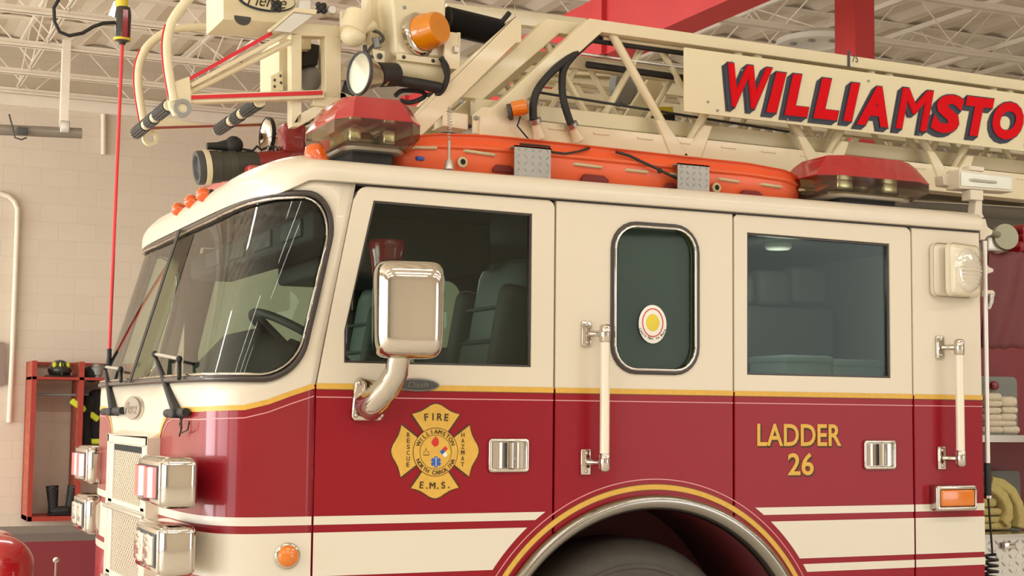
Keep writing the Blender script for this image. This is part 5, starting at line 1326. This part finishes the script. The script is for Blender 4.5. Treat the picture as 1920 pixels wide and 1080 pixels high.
mb = MB(); hm = mat('helmet_black', (44, 44, 38), .4, coat=.3)
mb.ball(c+Vector((0, 0, .075)), (.13, .16, .075), hm, 20); mb.ball(c+Vector((0, 0, .09)), (.115, .14, .10), hm, 20); mb.lathe([(.10, .012), (.165, .0), (.17, .008), (.12, .03)], c+Vector((0, 0, .002)), (0, 0, 1), hm, 24); mb.box((c.x-.01, c.y-.16, c.z+.02), (c.x+.01, c.y+.14, c.z+.175), hm)
h = thing('helmet', tuple(c), 'black fire helmet with yellow patches on the locker shelf', 'helmet'); mb.build('helmet_shell', h, smooth=60)
mb = MB()
for dx in (-.07, .0, .07): mb.ball(c+Vector((dx, -.12+abs(dx)*.4, .10)), (.026, .03, .035), yellow, 10)
for v in mb.v: v.z += .03
mb.build('reflective_patch', h)
c = at(172, 694, Yl+.18); c.z = zt_-.17; mb = MB(); mb.ball(c+Vector((0, 0, .04)), (.11, .14, .09), coatm, 16); tag(mb.build('hood', None, origin=tuple(c), smooth=60), 'dark rolled hood on the locker shelf, right of the helmet', 'hood')
c = at(182, 682, Yl+.1); c.z = zt_-.17; mb = MB(); mb.lathe([(.0, 0), (.05, 0), (.05, .03), (.065, .03), (.065, .11), (.05, .12), (.05, .15), (0, .15)], c, (0, 0, 1), grey, 16); tag(mb.build('lantern', None, origin=tuple(c), smooth=40), 'grey metal lantern on the locker shelf beside the windscreen edge', 'lantern')
def boot(px, py, lean, lab, flip=1):
    c = at(px, py, Yl+.15); c.z = zb_+.05 if py > 940 else c.z
    mb = MB(); T = Matrix.Translation(c) @ Matrix.Rotation(radians(lean), 4, 'Y')
    P = [T @ Vector(p) for p in ((0, 0, .03), (0, 0, .12), (0, 0, .22), (0, 0, .32))]; mb.tube(P, [.055, .052, .06, .068], black, 14)
    mb.ball(T @ Vector((.06*flip, -.03, .045)), (.11, .05, .05), black, 14); mb.rbox(T @ Vector((.05*flip, -.03, .012)), (.24, .10, .024), .01, dark)
    mb.tube([T @ Vector((-.05, -.04, .28)), T @ Vector((0, -.085, .31)), T @ Vector((.05, -.04, .28))], .008, dgrey, 6)
    tag(mb.build('boot', None, origin=tuple(c), smooth=60), lab, 'boot', 'fire boots on the locker floor')
boot(100, 968, -4, 'black rubber fire boot, left one of the pair on the locker floor', 1); boot(128, 968, 9, 'black rubber fire boot, right one of the pair leaning outwards', -1)
c = at(192, 722, Yl+.25); mb = MB()
mb.rbox(c+Vector((.02, 0, -.38)), (.34, .20, .66), .08, coatm); mb.tube([c+Vector((-.12, -.04, -.14)), c+Vector((-.20, -.06, -.42)), c+Vector((-.17, -.1, -.66))], [.08, .075, .06], coatm, 12); mb.tube([c+Vector((0, 0, .0)), c+Vector((0, 0, -.08))], .012, grey, 8)
ct = thing('turnout_coat', tuple(c), 'black turnout coat with lime reflective bands hanging in the locker', 'coat'); mb.build('coat_body', ct, smooth=60)
mb = MB(); mb.rbox(c+Vector((.0, -.09, -.34)), (.37, .06, .07), .02, yellow, Matrix.Translation(c) @ Matrix.Rotation(radians(35), 4, 'Y') @ Matrix.Translation(-c)); mb.build('reflective_band', ct, smooth=50); mb = MB(); mb.rbox(c+Vector((.02, -.02, -.62)), (.36, .20, .06), .02, yellow); mb.build('reflective_band', ct, smooth=50)
# second red engine at lower left
ve = thing('red_engine', tuple(atz(60, 1200, 0)), 'red fire engine standing behind, only its rounded red fender and deck in view', 'fire truck')
Yv = 4.2; rp = mat('engine_red', (186, 34, 40), .22, coat=1.0)
c = at(38, 1112, Yv); mb = MB(); mb.rbox(c+Vector((-.1, .5, -.14)), (.42, .9, .92), .2, rp, n=8) ; mb.rbox(c+Vector((-.75, .5, -.45)), (1.3, .9, .60), .1, rp, n=4); mb.build('fender', ve, smooth=60)
mb = MB(); p = at(60, 1006, 8.5); p = at(60, 996, 8.0); p2 = at(60, 1016, 8.0); mb.box((p.x-2.5, 8.0, .0), (p.x+2.2, 8.6, p2.z), mat('deck_red', (126, 40, 50), .45, coat=.2)); mb.box((p.x-2.5, 8.0, p2.z), (p.x+2.2, 8.6, p.z), MATS['base_grey']); mb.build('side_deck', ve, bevel=.02)
mb = MB(); k = at(105, 1050, 5.5); mb.ball(k, (.022, .022, .02), alum, 12); mb.tube([k, k-Vector((0, 0, .4))], .006, alum, 8); mb.build('marker_post', ve)

# ================================================================== LIGHT
for x_, pw in ((.90, 5), (-.35, 3)):  # fill lamps with small discs, added inside the cab to brighten it
    mb = MB(); mb.lathe([(0, 0), (.06, 0), (.06, .02), (.05, .03), (0, .03)], (x_, .38 if x_ > 0 else 1.0, 2.34), (0, 0, -1), wht, 20); mb.build('cab_fill_disc', truck, smooth=50)
    l = bpy.data.lights.new('cab_fill_light', 'POINT'); l.energy = pw; l.shadow_soft_size = .10; l.color = (1, .98, .93)
    o = bpy.data.objects.new('cab_fill_light', l); COL.objects.link(o); o.location = (x_, .38 if x_ > 0 else 1.0, 2.22)
def area(name, loc, target, sx, sy, power, col=(1, .95, .86)):
    l = bpy.data.lights.new(name, 'AREA'); l.shape = 'RECTANGLE'; l.size = sx; l.size_y = sy; l.energy = power; l.color = col
    o = bpy.data.objects.new(name, l); COL.objects.link(o); o.location = loc
    o.rotation_euler = (Vector(target)-Vector(loc)).to_track_quat('-Z', 'Y').to_euler(); return o
DAY = (.97, .99, 1)
area('bay_door_daylight', (XL+.1, -7.5, 2.2), (0, -3, 1.8), 6.5, 4.0, 700, DAY)
area('bay_door_daylight', (XL+.1, .0, 2.2), (0, 0, 1.8), 6.0, 4.0, 1400, DAY)
area('bay_door_daylight', (XL+.1, 7.5, 2.2), (0, 7, -1), 5.5, 4.0, 2000, DAY)
area('bay_door_daylight', (9.5, YN+.1, 2.1), (5, 0, 1.8), 4.8, 4.0, 450, DAY)
for x in (-9, -5, -1, 3, 7, 11):
    for y in (-9.5, -6.5, -3.4):
        area('ceiling_fixture_and_fill', (x, y, ZJ-.05), (x, y, 0), 2.4, .3, 95, (1, .99, .97))
    if x < 0: area('ceiling_fixture_and_fill', (x, 6.3, ZJ-.05), (x, 6.3, 0), 2.4, .3, 190, (1, .99, .97))  # extra row out of view, added to brighten the back wall
# daylight bounced up from the pale floor in front of the doors reaches the roof deck
wd = bpy.data.worlds.new('world'); scn.world = wd; wd.use_nodes = True
bg = wd.node_tree.nodes['Background']; bg.inputs[0].default_value = (.97, .98, 1, 1); bg.inputs[1].default_value = 1.2
scn.view_settings.view_transform = 'Standard'; scn.view_settings.look = 'None'; scn.view_settings.gamma = 1; scn.view_settings.exposure = -1.38
scn.view_settings.use_curve_mapping = False
